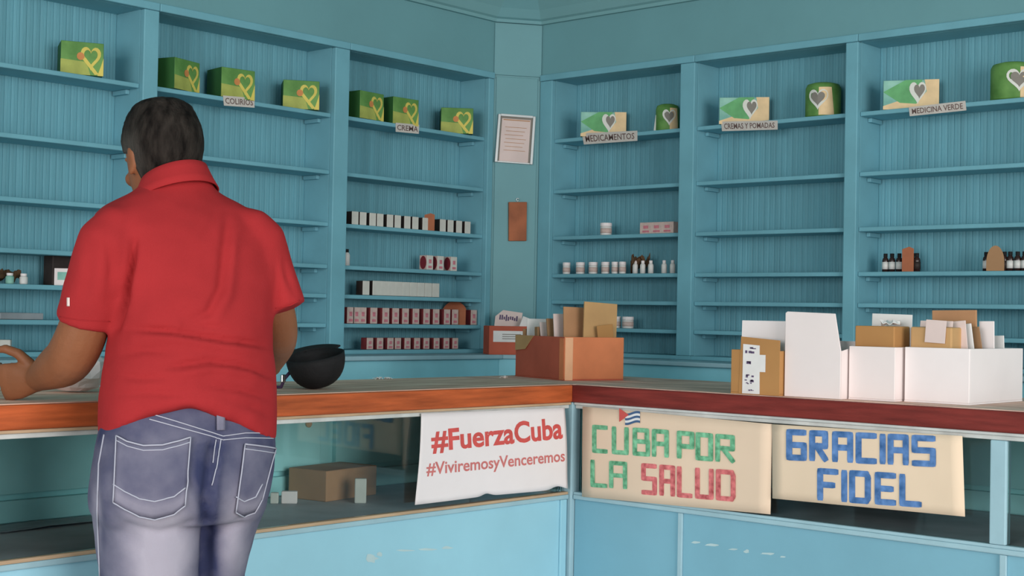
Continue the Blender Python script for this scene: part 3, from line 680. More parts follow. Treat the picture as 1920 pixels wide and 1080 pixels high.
# ------------------------------------------------------------------ shelf stock
def shelf_xy(side, px, z, d):
    py = 500
    for _ in range(5):
        q = on('Y' if side == 'L' else 'X', d, px, py)
        q.z = z; py = pix(q)[1]
    return q
def heart_pts(n=28, s=1.0):
    pts = []
    for k in range(n):
        t = 2 * math.pi * k / n
        pts.append((s * .5 * (math.sin(t) ** 3), s * .5 * ((13 * math.cos(t) - 5 * math.cos(2 * t) - 2 * math.cos(3 * t) - math.cos(4 * t)) / 15)))
    return pts
def printed_box(kind, w, d, h):
    """display carton with the printed front towards local -y"""
    r = thing('display_box', 'x', 'box'); x, y = w / 2, d / 2
    base = 'green' if kind == 'ribbon' else 'aqua'
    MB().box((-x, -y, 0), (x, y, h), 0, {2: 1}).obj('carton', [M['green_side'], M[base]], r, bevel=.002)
    def patch(name, polys, m, lay): 
        mb = MB()
        for pl_ in polys: mb.add([(a * w, -y - .0004 - .0004 * lay, (b + .5) * h) for a, b in pl_], [tuple(range(len(pl_)))])
        return mb.obj(name, m, r, recalc=False)
    if kind == 'ribbon':
        patch('lime_field', [[(-.5, -.5), (.2, -.5), (.1, -.1), (-.5, -.05)]], M['lime'], 0)
        patch('yellow_edge', [[(.36, -.5), (.5, -.5), (.5, .05), (.44, -.2)]], M['yellow'], 1)
        hp = heart_pts(30); ring = []
        for k in range(30):
            a, b = hp[k], hp[(k + 1) % 30]; s0, s1 = .60, .40
            ring.append([(.20 + a[0] * s0 * h / w, .06 + a[1] * s0 * 1.25), (.20 + b[0] * s0 * h / w, .06 + b[1] * s0 * 1.25), (.20 + b[0] * s1 * h / w, .07 + b[1] * s1 * 1.25), (.20 + a[0] * s1 * h / w, .07 + a[1] * s1 * 1.25)])
        patch('heart_ribbon', ring, M['yellow'], 2)
        patch('ribbon_tail', [[(.0, -.02), (.07, .04), (.40, -.46), (.30, -.48)]], M['yellow'], 3)
        patch('orange_spot', [[(-.04 + .09 * math.cos(t), .06 + .12 * math.sin(t)) for t in [k * math.pi / 6 for k in range(12)]]], M['orange'], 4)
    else:
        patch('mint_field', [[(-.5, -.5), (.1, -.5), (.15, -.3), (-.2, -.2), (-.5, -.38)]], M['sand'], 0)
        patch('green_field', [[(-.5, .1), (-.2, -.28), (.12, -.33), (.2, .5), (-.1, .5)]], M['mint'], 1)
        patch('sand_field', [[(.02, -.5), (.5, -.5), (.5, .5), (.24, .5), (.28, .1), (.14, -.22)]], M['sand'], 2)
        hp = heart_pts(30)
        patch('heart_rim', [[(.12 + a * .62 * h / w * .9, .1 + b * .80) for a, b in hp]], M['bone'], 3)
        patch('heart', [[(.15 + a * .40 * h / w * .9, .13 + b * .52) for a, b in hp]], M['heart'], 4)
    return r
def facing(side, q, phi):  # rz so that local -y faces the viewer, then turned by phi (clockwise positive)
    d = CAM - q; return math.atan2(d.y, d.x) + math.pi / 2 - phi
RG = 'green heart boxes on the left top shelf'
gw, gd, gh = .136, .11, .108
gproto = None
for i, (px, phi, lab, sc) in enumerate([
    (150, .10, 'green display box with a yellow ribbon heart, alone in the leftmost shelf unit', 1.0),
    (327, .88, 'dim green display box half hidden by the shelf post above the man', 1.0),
    (432, .50, 'green display box with a shaded green side above the middle shelf label', 1.0),
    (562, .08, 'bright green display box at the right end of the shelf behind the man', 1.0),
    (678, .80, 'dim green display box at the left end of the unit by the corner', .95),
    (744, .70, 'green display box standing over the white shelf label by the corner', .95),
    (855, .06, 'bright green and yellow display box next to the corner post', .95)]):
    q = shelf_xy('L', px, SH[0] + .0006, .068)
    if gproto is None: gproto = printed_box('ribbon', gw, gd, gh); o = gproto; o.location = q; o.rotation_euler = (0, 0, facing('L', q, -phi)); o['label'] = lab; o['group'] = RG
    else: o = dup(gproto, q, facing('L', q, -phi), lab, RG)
hproto = None; HG = 'heart boxes on the right top shelf'
for px, lab in [(1131, 'flat green and cream heart box nearest the corner on the right wall'), (1395, 'flat green and cream heart box on the middle unit of the right wall'), (1708, 'flat aqua and cream heart box on the far right unit')]:
    q = shelf_xy('R', px, SH[0] + .0006, .075)
    if hproto is None: hproto = printed_box('heart', .192, .05, .104); o = hproto; o.location = q; o.rotation_euler = (0, 0, facing('R', q, 0)); o['label'] = lab; o['group'] = HG
    else: o = dup(hproto, q, facing('R', q, .02), lab, HG)
def canister(loc, rz, label, r_=.06, h=.128):
    r = thing('round_canister', label, 'canister', loc, rz, 'round green canisters on the right top shelf')
    MB().lathe([(0, 0), (r_ * .92, 0), (r_, .006), (r_, h - .02), (r_ * .9, h - .006), (r_ * .6, h), (0, h)], 28).obj('body', M['green'], r, smooth=True)
    def wrap(name, pts, m, k):
        mb = MB(); mb.add([((r_ + .0008 + .0005 * k) * math.sin(a), -(r_ + .0008 + .0005 * k) * math.cos(a), z * h) for a, z in pts], [tuple(range(len(pts)))]); return mb.obj(name, m, r, recalc=False)
    mb = MB(); mb.grid(lambda u, v: ((r_ + .0008) * math.sin(.0 + u * .9 * (1 - .2 * v)), -(r_ + .0008) * math.cos(.0 + u * .9 * (1 - .2 * v)), (.03 + v * .80) * h), 10, 2); mb.obj('sand_field', M['sand'], r, smooth=True, recalc=False)
    def wrapheart(name, s, m, k):
        mb = MB(); cx, cz = -.05, .52; n = 30; hp = heart_pts(n)
        for j in range(n):
            a, b = hp[j], hp[(j + 1) % n]
            P_ = lambda p_: ((r_ + .0009 + .0006 * k) * math.sin(cx + p_[0] * s * 1.15), -(r_ + .0009 + .0006 * k) * math.cos(cx + p_[0] * s * 1.15), (cz + p_[1] * s * .62) * h)
            mb.add([P_((0, .1)), P_(a), P_(b)], [(0, 1, 2)])
        mb.obj(name, m, r, recalc=False)
    wrapheart('heart_rim', 1.0, M['bone'], 1); wrapheart('heart', .68, M['heart'], 2)
    return r
for px, lab, tw, rr in [(1251, 'small round green canister on the top shelf near the corner', -.2, .048), (1543, 'round green canister with a cream stripe on the middle unit of the right wall', .25, .066), (1898, 'round green heart canister cut off by the right edge of the picture', -.35, .072)]:
    q = shelf_xy('R', px, SH[0] + .0006, .085); canister(q, facing('R', q, tw), lab, rr, .112 if rr < .05 else .130)
q = shelf_xy('R', 1230, SH[0] + .0006, .05); card('index_card', 'thin pale card standing beside the small round green canister', 'card', q, facing('R', q, .5), .022, .068, M['bone'], 0, .12, .003)

# shelf edge labels
def shelf_tag(side, quad, txt, label):
    d = -.0045 + .012
    ax = 'Y' if side == 'L' else 'X'; v = .0105; n = Vector(inward(side))
    q = [on(ax, v, *p_) for p_ in quad]; c = sum(q, Vector()) / 4
    r = thing('shelf_label', label, 'label', c, 0, 'hand-written labels on the shelf edges')
    def at(u, w, k): return (q[3] * (1 - u) + q[2] * u) * (1 - w) + (q[0] * (1 - u) + q[1] * u) * w + n * k
    vs = [at(u, w, k) - c for k in (-.0008, .0008) for u, w in ((0, 0), (1, 0), (1, 1), (0, 1))]
    MB().add(vs, [(3, 2, 1, 0), (4, 5, 6, 7), (0, 1, 5, 4), (1, 2, 6, 5), (2, 3, 7, 6), (3, 0, 4, 7)]).obj('label_strip', M['tag'], r)
    pl_, fs = text_polys(txt, .012, 2)
    MB().add([at(.05 + .9 * x, .2 + .6 * y, .0012) - c for x, y in pl_], fs).obj('label_lettering', M['ink'], r, recalc=False)
shelf_tag('L', [(418, 179), (477, 184), (477, 202), (420, 198)], 'COLIRIOS', 'small white shelf label under the green box right of the man')
shelf_tag('L', [(742, 230), (786, 234), (785, 251), (742, 247)], 'CREMA', 'small white shelf label under the green boxes near the corner')
shelf_tag('R', [(1091, 250), (1195, 245), (1195, 264), (1095, 271)], 'MEDICAMENTOS', 'white shelf label under the heart box nearest the corner on the right wall')
shelf_tag('R', [(1352, 228), (1458, 226), (1458, 243), (1354, 246)], 'CREMAS Y POMADAS', 'white shelf label under the heart box of the middle right unit')
shelf_tag('R', [(1704, 201), (1810, 189), (1812, 207), (1706, 218)], 'MEDICINA VERDE', 'white shelf label under the aqua heart box at the far right')

# rows of cartons in the unit left of the corner
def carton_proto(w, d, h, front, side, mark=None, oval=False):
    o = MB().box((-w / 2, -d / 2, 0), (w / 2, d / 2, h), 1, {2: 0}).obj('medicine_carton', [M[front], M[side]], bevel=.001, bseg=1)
    if mark:
        mb = MB(); mb.box((-w * .28, -d / 2 - .0008, h * .12), (w * .28, -d / 2 - .0002, h * .28)); mb.box((-w * .2, -d / 2 - .0008, h * .45), (w * .2, -d / 2 - .0002, h * .72)); mb.obj('printed_mark', M[mark], o)
    if oval:
        mb = MB(); mb.add([(-w / 2 - .0006, d * .42 * math.cos(t), h * (.5 + .46 * math.sin(t))) for t in [k * math.pi / 8 for k in range(16)]], [tuple(range(16))]); mb.obj('red_oval', M['maroon'], o)
    return o
def row(proto, pxs, z, d, fmt, group, rz=0, side='L'):
    n = len(pxs)
    for i, px in enumerate(pxs):
        q = shelf_xy(side, px, z + .0006, d)
        if i == 0: o = proto; o.location = q; o.rotation_euler = (0, 0, rz); tag(o, fmt.format(ORD[i]), 'carton', group)
        else:
            o = proto.copy(); C.objects.link(o); o.location = q; o['label'] = fmt.format(ORD[i])
            for ch in proto.children: c_ = ch.copy(); C.objects.link(c_); c_.parent = o
mid = lambda *r: [(a + b) / 2 for a, b in r]
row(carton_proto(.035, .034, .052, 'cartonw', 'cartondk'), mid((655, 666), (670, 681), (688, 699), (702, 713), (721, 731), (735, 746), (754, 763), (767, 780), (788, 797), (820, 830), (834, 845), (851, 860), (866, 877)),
    SH[2], .05, '{} white-fronted dark-sided carton from the left in the row on the third shelf', 'white-fronted cartons on the third shelf')
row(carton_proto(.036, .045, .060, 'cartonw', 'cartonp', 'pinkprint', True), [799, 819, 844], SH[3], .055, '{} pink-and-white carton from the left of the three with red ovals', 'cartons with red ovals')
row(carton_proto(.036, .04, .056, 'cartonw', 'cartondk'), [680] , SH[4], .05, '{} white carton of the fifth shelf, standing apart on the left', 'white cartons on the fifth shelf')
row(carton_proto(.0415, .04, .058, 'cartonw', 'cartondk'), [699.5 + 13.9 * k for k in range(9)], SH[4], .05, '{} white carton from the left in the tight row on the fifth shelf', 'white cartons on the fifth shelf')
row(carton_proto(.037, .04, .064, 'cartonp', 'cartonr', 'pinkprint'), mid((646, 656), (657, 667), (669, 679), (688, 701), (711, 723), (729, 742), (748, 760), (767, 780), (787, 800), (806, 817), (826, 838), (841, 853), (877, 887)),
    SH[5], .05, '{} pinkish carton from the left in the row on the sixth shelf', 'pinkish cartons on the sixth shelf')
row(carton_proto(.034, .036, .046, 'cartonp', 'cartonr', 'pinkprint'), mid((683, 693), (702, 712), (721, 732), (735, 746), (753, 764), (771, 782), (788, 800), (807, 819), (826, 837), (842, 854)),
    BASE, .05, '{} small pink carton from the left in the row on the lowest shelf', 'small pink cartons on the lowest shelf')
def bottle_mesh(r_, h, cap, n=14): return [(0, 0), (r_, 0), (r_, h * .62), (r_ * .85, h * .72), (r_ * .55, h * .78), (r_ * .55, h * .8)], [(0, h * .8), (r_ * .62, h * .8), (r_ * .62, h), (0, h)]
def bottle(loc, r_, h, body, cap, label, group, label_m=None, cat='bottle'):
    r = thing('small_bottle', label, cat, loc, 0, group); a, b = bottle_mesh(r_, h, cap)
    MB().lathe(a, 16).obj('bottle_body', M[body], r, smooth=True); MB().lathe(b, 14).obj('cap', M[cap], r, bevel=.0008)
    if label_m: MB().lathe([(r_ + .0004, h * .14), (r_ + .0005, h * .14), (r_ + .0005, h * .54), (r_ + .0004, h * .54)], 16).obj('paper_label', M[label_m], r, smooth=True)
    return r
q = shelf_xy('L', 650, SH[3] + .0006, .05); bottle(q, .012, .065, 'pill_white', 'black', 'slim white bottle with a dark cap at the left end of the fourth shelf', 'bottles in the unit left of the corner')
# brown scraps between the stock
def leafcard(side, px, z, d, w, h, m, label, rz=0, round_=False, lean=0):
    q = shelf_xy(side, px, z + .0006, d); mb = MB(); n = 14; t = .004
    pts = [(-w / 2, 0), (w / 2, 0)] + ([(w / 2 * math.cos(k * math.pi / n), h * (.35 + .65 * math.sin(k * math.pi / n))) for k in range(n + 1)] if round_ else [(w / 2, h * .92), (w * .1, h), (-w / 2, h * .9)])
    k = len(pts); mb.add([(x, -t / 2, y) for x, y in pts] + [(x, t / 2, y) for x, y in pts], [tuple(range(k)), tuple(range(2 * k - 1, k - 1, -1))] + [(i, k + i, k + (i + 1) % k, (i + 1) % k) for i in range(k)])
    o = mb.obj('cardboard_piece', m); o.location = q; o.rotation_euler = (lean, 0, facing(side, q, rz)); return tag(o, label, 'cardboard')
leafcard('L', 805, SH[2], .030, .042, .072, M['plaque'], 'brown cardboard piece among the white-fronted cartons on the third shelf')
leafcard('L', 852, SH[5], .105, .115, .100, M['plaque'], 'rounded brown cardboard piece behind the pinkish cartons on the sixth shelf', 0, True)
leafcard('L', 864, SH[5], .032, .04, .072, M['plaque'], 'narrow brown cardboard piece near the right end of the sixth shelf')
leafcard('R', 1702, SH[3], .030, .040, .088, M['plaque'], 'brown cardboard tag standing before the dark bottles on the far right unit')
leafcard('R', 1866, SH[3], .028, .058, .086, M['card_dark'], 'dark brown rounded piece in front of the rightmost dark bottles', 0, True)
# right wall stock
JG = 'white jars on the right wall'
def jar(px, z, w, h, label, d=.05):
    q = shelf_xy('R', px, z + .0006, d); r = thing('plastic_jar', label, 'jar', q, 0, JG)
    MB().lathe([(0, 0), (w * .96, 0), (w, .003), (w, h * .70), (w * .93, h * .72)], 18).obj('jar_body', M['pill_white'], r, smooth=True)
    MB().lathe([(0, h * .725), (w * 1.03, h * .725), (w * 1.03, h * .98), (w * .98, h), (0, h)], 18).obj('lid', M['white2'], r, bevel=.0008)
    MB().lathe([(w + .0004, h * .16), (w + .0006, h * .16), (w + .0006, h * .56), (w + .0004, h * .56)], 18).obj('paper_label', M['cartonp'], r, smooth=True)
jar(1136, SH[2], .024, .052, 'single white jar on the third shelf of the right unit by the corner')
for i, (px, w) in enumerate([(1062, .0165), (1088, .019), (1112, .019), (1135, .0175), (1153, .0145), (1167, .0145)]):
    jar(px, SH[3], w, .050, f'{ORD[i]} short white jar from the left on the fourth shelf right of the corner')
for i, px in enumerate([1191, 1205, 1220, 1245, 1261]):
    q = shelf_xy('R', px, SH[3] + .0006, .045); bottle(q, .0115, .053, 'pill_white', 'white2', f'{ORD[i]} slim white bottle from the left, right of the brown dried leaves', 'slim white bottles on the fourth shelf')
crumple('dried_leaves', 'clump of dried brown leaves behind the slim white bottles', 'leaves', shelf_xy('R', 1200, SH[3] + .001, .085), (.11, .075, .085), M['dried'], 12, .7, 9)
jar(1157, SH[5], .0155, .048, 'left one of the two white jars low on the shelf behind the envelope box'); jar(1177, SH[5], .0235, .048, 'right one of the two white jars low on the shelf behind the envelope box')
row(carton_proto(.061, .05, .046, 'cartonp', 'cartonp', 'pinkprint'), [1217.5, 1237.5, 1257.5], SH[2], .05, '{} pink-and-white carton from the left beside the post on the right wall', 'pink cartons right of the corner', -math.pi / 2, 'R')
AG = 'dark bottles on the far right unit'
for i, px in enumerate([1660, 1672.5, 1686, 1700, 1711, 1719]):
    q = shelf_xy('R', px, SH[3] + .0006, .055); bottle(q, .0118, .066, 'amber', 'black', f'{ORD[i]} dark medicine bottle from the left in the left group of the far right unit', AG, 'pill_white' if i < 3 else 'cartondk')
for i, px in enumerate([1849, 1860, 1872, 1883, 1894, 1908, 1921]):
    q = shelf_xy('R', px, SH[3] + .0006, .055); bottle(q, .0118, .066, 'amber', 'black', f'{ORD[i]} dark medicine bottle from the left in the group at the right edge', AG, 'pill_white' if i in (0, 4, 5, 6) else 'cartondk')
# leftmost unit
q = shelf_xy('L', 124, SH[4] + .0006, .06); r = thing('display_carton', 'white and teal carton on the leftmost unit beside the red sleeve', 'carton', q, facing('L', q, .25))
MB().box((-.033, -.025, 0), (.033, .025, .056)).obj('carton', M['white'], r, bevel=.001); MB().box((-.022, -.0262, .018), (.033, -.0252, .044)).obj('teal_panel', M['aqua'], r)
block('dark_box', 'dark red and green box lying behind the white and teal carton', 'box', shelf_xy('L', 118, SH[4], .10)[:2], .1, .12, .05, SH[4] + .0006, SH[4] + .098, M['cartondk'])
for i, (px, lab) in enumerate([(18, 'small pale green glass jar beside the dried leaf on the leftmost unit'), (44, 'small white jar on the leftmost unit between leaf and carton')]):
    q = shelf_xy('L', px, SH[4] + .0006, .05); r = thing('small_jar', lab, 'jar', q)
    MB().lathe([(0, 0), (.012, 0), (.013, .004), (.013, .022), (.009, .026)], 14).obj('jar_body', M['aqua' if i == 0 else 'pill_white'], r, smooth=True); MB().lathe([(0, .0262), (.010, .0262), (.010, .034), (0, .034)], 14).obj('lid', M['white2'], r)
crumple('dried_leaf', 'dark dried leaf lying at the left end of the leftmost unit', 'leaf', shelf_xy('L', 0, SH[4] + .001, .09), (.15, .05, .055), M['dried'], 21, .3, 8)
block('small_carton', 'cream carton low on the leftmost unit at the picture edge', 'carton', shelf_xy('L', 2, BASE, .06)[:2], -.6, .06, .04, BASE + .0006, BASE + .038, M['cartonw'])
block('booklet', 'flat grey booklet lying on the sixth shelf of the leftmost unit', 'booklet', shelf_xy('L', 22, SH[5], .08)[:2], .1, .16, .11, SH[5] + .0006, SH[5] + .022, M['greyplastic'])

# ------------------------------------------------------------------ cap and paper bag on the left counter
q = on('Z', CT, 598, 729); cap = thing('cap', 'black cap lying upside down on the wooden counter right of the man', 'cap', (q.x, q.y, Z0), 0)
vr = Vector((.669, -.743, 0)); va = Vector((.743, .669, 0))   # right and away as seen by the visitor
mb = MB(); nr, na = 10, 28
tilt = Matrix.Rotation(math.radians(-8), 3, va) @ Matrix.Rotation(math.radians(10), 3, vr)
def crown(i, k, rr=.074, hh=.086):
    a = 2 * math.pi * k / na; t = i / nr * math.pi / 2
    r_ = math.sin(t) ** .85 * (1 + .03 * math.cos(3 * a)); z = 1 - math.cos(t) ** 1.0
    return vr * (rr * 1.02 * r_ * math.cos(a)) + va * (rr * 1.15 * r_ * math.sin(a)) + Vector((0, 0, hh * (1 - math.cos(t) ** .9)))
rings = [[tilt @ crown(i, k) for k in range(na)] for i in range(1, nr + 1)]
lo = min(p_.z for r_ in rings for p_ in r_); base_ = Vector((0, 0, -lo))
rings = [[p_ + base_ for p_ in r_] for r_ in rings]
mb.loft(rings, caps=False); bot = tilt @ crown(0, 0) + base_; o_ = len(mb.v); mb.v.append(tuple(bot)); 
for k in range(na): mb.f.append((k, (k + 1) % na, o_)); mb.m.append(0)
mnz = min(v[2] for v in mb.v); mb.v = [(x, y, z - mnz + .0015) for x, y, z in mb.v]
mb.obj('crown', M['black'], cap, smooth=True, solid=.003)
mb = MB()
def visor(u, v):
    a = 1.75 + (-.5 + u) * 1.6; r0 = .076 + v * .030 * math.cos((a - 1.75) * .8)
    p_ = vr * (r0 * 1.02 * math.cos(a)) + va * (r0 * 1.12 * math.sin(a)) + Vector((0, 0, .085 - .012 * (1 - math.cos(a - 1.75)) + .004 * v))
    return tuple(tilt @ p_ + Vector((0, 0, -lo - mnz + .0015)))
mb.grid(visor, 18, 5); mb.obj('visor', M['black'], cap, smooth=True, solid=.004)
ls = [vr * x + va * y + Vector((0, 0, z)) for x, y, z in ((-.066, -.03, .05), (-.085, -.035, .026), (-.094, -.03, .004), (-.115, -.028, .0035), (-.130, -.02, .004))]
mb = MB(); mb.tube(ls, .0045, 8); mb.obj('strap', M['purple'], cap, smooth=True)
mb = MB(); c_ = vr * -.088 + va * -.041 + Vector((0, 0, .027)); mb.box(c_ - Vector((.007, .004, .010)), c_ + Vector((.007, .004, .010))); mb.obj('buckle', M['steel'], cap, bevel=.002)
q = on('Z', CT, 158, 740); 
bag = MB()
def bagf(i, k):
    t = i / 9 * math.pi; a = 2 * math.pi * k / 20; n_ = 1 + .28 * noise.noise(Vector((math.cos(a) * 1.6, math.sin(a) * 1.6, t * 1.5 + 4)))
    return (.085 * math.sin(t) * math.cos(a) * n_, .06 * math.sin(t) * math.sin(a) * n_, max(0, .05 * (1 - math.cos(t)) * (1 + .25 * noise.noise(Vector((a, t, 2))))))
bag.loft([[bagf(i, k) for k in range(20)] for i in range(1, 9)])
bo = bag.obj('paper_bag', M['white2'], smooth=False); bo.location = (q.x + .03, q.y + .10, Z0); bo.rotation_euler = (0, 0, -.7)
tag(bo, 'crumpled white bag on the counter between the man\'s left arm and body', 'bag')

for px, sz, lab in ((668, .022, 'left one of two tiny pale paper scraps at the back edge of the left counter'), (696, .020, 'right one of two tiny pale paper scraps at the back edge of the left counter'), (944, .020, 'tiny pale paper scrap at the back edge of the left counter beside the cardboard box')):
    q = on('Z', CT, px, 709); q.y = min(q.y, YB - .03); crumple('paper_scrap', lab, 'paper', (q.x, q.y, Z0), (sz, sz, .010), M['paper'], px, 0, 5, group='paper scraps on the counter')

# chipped paint on the base panels
def chips(side, spots, owner, seed):
    rnd = random.Random(seed); ax, v = ('Y', YF + .0054) if side == 'L' else ('X', XF + .0054)
    pn = [c_ for c_ in owner.children if c_.name.startswith('front_panel')][0]
    for px, py, rx, ry in spots:
        n_ = 11; mb = MB(); mb.add([on(ax, v, px + rx * math.cos(2 * math.pi * k / n_) * rnd.uniform(.55, 1.1), py + ry * math.sin(2 * math.pi * k / n_) * rnd.uniform(.5, 1.1)) for k in range(n_)], [tuple(range(n_))])
        o = mb.obj('paint_chip', M['chip'], pn, recalc=False); o.data.transform(Matrix.Translation(-owner.location))
chips('L', [(697, 1047, 13, 10), (712, 1040, 6, 5), (760, 1032, 18, 2), (800, 1030, 20, 2.5), (838, 1027, 14, 3)], CL, 2)
chips('R', [(1305, 1017, 12, 2.5), (1335, 1022, 14, 3), (1375, 1030, 10, 2), (1400, 1034, 6, 4), (1440, 1038, 16, 3), (1468, 1044, 8, 2)], CR, 4)

# ------------------------------------------------------------------ the man at the counter
PX0 = 350; MO = Vector((-2.936, -1.724, 0))                 # where he stands
dv = ray(PX0, 580.7); AW = Vector((dv.x, dv.y, 0)).normalized(); RV = Vector((AW.y, -AW.x, 0))   # away from / right of the visitor
TW = math.radians(20)
FRT = Vector((AW.x * math.cos(TW) - AW.y * math.sin(TW), AW.x * math.sin(TW) + AW.y * math.cos(TW), 0))   # he faces a little left of straight away
SD = Vector((FRT.y, -FRT.x, 0))                              # his right
D0 = (MO - CAM).dot(AW)
def at_depth(px, py, a):                                     # point seen at a pixel, a metres beyond his standing line
    d = ray(px, py); return CAM + d * ((D0 + a) / d.dot(AW))
def ring(py, l, r, B, f0=0.0, n=40, e=2.35, k=None, tilt=0.0, lift=0.0):
    """body cross-section whose outline runs from pixel l to pixel r; B half depth, f0 shift to his front"""
    a = f0 * AW.dot(FRT)
    for _ in range(3):
        cpt_ = at_depth((l + r) / 2, py, a); hw = (at_depth(r, py, a) - at_depth(l, py, a)).length / 2
        rel = cpt_ - MO; lat = rel.dot(RV)
        # solve s so that the centre s*SD + f0*FRT has lateral position lat
        s = (lat - f0 * FRT.dot(RV)) / SD.dot(RV); a = s * SD.dot(AW) + f0 * FRT.dot(AW)
    z = cpt_.z; c_, s_ = math.cos(TW), math.sin(TW)
    A = math.sqrt(max(hw * hw - (B * s_) ** 2, (hw * .6) ** 2)) / c_
    c0 = MO + SD * s + FRT * f0; pts = []
    for i in range(n):
        t = 2 * math.pi * i / n; x = abs(math.cos(t)) ** (2 / e) * (1 if math.cos(t) >= 0 else -1); y = abs(math.sin(t)) ** (2 / e) * (1 if math.sin(t) >= 0 else -1)
        p_ = SD * (A * x) + FRT * (B * y)
        bk_ = max(0, -p_.dot(AW) / B); lt_ = p_.dot(RV) / hw
        pts.append(Vector((c0.x, c0.y, z)) + p_ + Vector((0, 0, tilt * y + lift * min(1, bk_ * 1.3) * max(0, 1 - lt_ * lt_))))
    return pts
def remeshed(name, mb, voxel, smooth_it, m, parent, smooth_f=.5):
    o = mb.obj(name + '_raw', m)
    r = o.modifiers.new('r', 'REMESH'); r.mode = 'VOXEL'; r.voxel_size = voxel; r.use_smooth_shade = True
    if smooth_it: q_ = o.modifiers.new('s', 'SMOOTH'); q_.iterations = smooth_it; q_.factor = smooth_f
    dg = bpy.context.evaluated_depsgraph_get(); dg.update()
    me = bpy.data.meshes.new_from_object(o.evaluated_get(dg)); old = o.data
    bpy.data.objects.remove(o); bpy.data.meshes.remove(old)
    me.name = name; me.materials.clear(); me.materials.append(m)
    for p_ in me.polygons: p_.use_smooth = True; p_.material_index = 0
    n = bpy.data.objects.new(name, me); C.objects.link(n)
    if parent: n.parent = parent
    return n
def rebase(o): o.data.transform(Matrix.Translation(-MO)); return o

man = thing('person', 'person in red polo shirt and faded jeans leaning on the left counter, seen from behind', 'person', MO)

# --- joints
LSH, LEL, LWR = at_depth(206, 446, -.04), at_depth(143, 668, .02), at_depth(72, 709, .175)
RSH, REL, RWR = at_depth(484, 446, .06), at_depth(530, 625, .13), at_depth(503, 688, .40)
NB = at_depth(330, 372, .075)          # base of neck
HC = at_depth(305, 294, .115)          # middle of head
# --- head
hy = math.radians(25)
HF = Vector((AW.x * math.cos(hy) - AW.y * math.sin(hy), AW.x * math.sin(hy) + AW.y * math.cos(hy), 0)); HS = Vector((HF.y, -HF.x, 0)); HZ = Vector((0, 0, 1))
hp_ = math.radians(17)
HF2 = HF * math.cos(hp_) - HZ * math.sin(hp_); HZ2 = HZ * math.cos(hp_) + HF * math.sin(hp_)
def H_(s, f, z): return HC + HS * (s * .95) + HF2 * (f * .95) + HZ2 * z
#        z     front  back   half width
HR = [(-.128, .066, -.030, .022), (-.118, .082, -.005, .036), (-.100, .090, .030, .050), (-.075, .091, .055, .058), (-.050, .092, .070, .065), (-.025, .093, .086, .070),
      (0, .092, .094, .073), (.025, .093, .098, .0745), (.05, .090, .096, .0725), (.072, .080, .087, .066), (.088, .068, .077, .060), (.099, .052, .060, .049), (.106, .030, .036, .030)]
def hring(z, f, b, w, n=36, e=2.15, k=1.0):
    pts = []
    for i in range(n):
        t = 2 * math.pi * i / n; x = math.cos(t); y = math.sin(t)
        x = abs(x) ** (2 / e) * (1 if x >= 0 else -1); y = abs(y) ** (2 / e) * (1 if y >= 0 else -1)
        c_ = (f - b) / 2; h_ = (f + b) / 2; pts.append(H_(w * k * x, c_ + h_ * k * y, z))
    return pts
def hinterp(z):
    for a, b in zip(HR[:-1], HR[1:]):
        if a[0] <= z <= b[0]:
            t = (z - a[0]) / (b[0] - a[0]); t2 = t; return [a[i] + (b[i] - a[i]) * t2 for i in range(4)]
    return list(HR[0] if z < HR[0][0] else HR[-1])
B = MB()
B.loft([hring(*r_) for r_ in HR])
B.tube([NB + Vector((0, 0, -.05)), NB + Vector((0, 0, .03)), H_(0, -.015, -.07), H_(0, -.01, -.01)], [.068, .062, .057, .05], 20)
def blob(c_, r_, sx=1, sy=1, sz=1, n=12):
    B.loft([[c_ + HS * (r_ * sx * math.sin(t) * math.cos(2 * math.pi * k / n)) + HF2 * (r_ * sy * math.sin(t) * math.sin(2 * math.pi * k / n)) + HZ2 * (-r_ * sz * math.cos(t)) for k in range(n)] for t in [math.pi * (i + .5) / 8 for i in range(8)]])
# nose, brow, cheeks, lips, ears
B.loft([[H_(x * w_, y, z) for x, y in ((-1, .082), (-.6, f_ - .006), (0, f_), (.6, f_ - .006), (1, .082))] for z, w_, f_ in ((.012, .008, .094), (-.01, .010, .103), (-.028, .014, .112), (-.040, .016, .113), (-.047, .010, .098))])
for s_ in (-1, 1):
    blob(H_(s_ * .031, .083, .020), .019, 1.2, .55, .42); blob(H_(s_ * .040, .073, -.028), .022, .9, .7, .8)
    blob(H_(s_ * .0745, -.004, -.012), .030, .25, .62, 1.0); blob(H_(s_ * .0785, -.012, -.002), .022, .30, .70, .9); blob(H_(s_ * .077, .002, -.036), .011, .5, .7, 1)
blob(H_(0, .092, -.066), .016, 1.5, .5, .38); blob(H_(0, .091, -.077), .016, 1.4, .5, .42)
# --- trunk under the clothes
B.loft([ring(py, l, r_, b, f) for py, l, r_, b, f in ((860, 200, 500, .105, -.02), (800, 205, 500, .105, 0), (700, 212, 500, .11, .01), (600, 246, 492, .105, .02), (500, 244, 492, .10, .04), (440, 205, 490, .095, .05), (400, 230, 455, .08, .055), (372, 270, 400, .06, .06))])
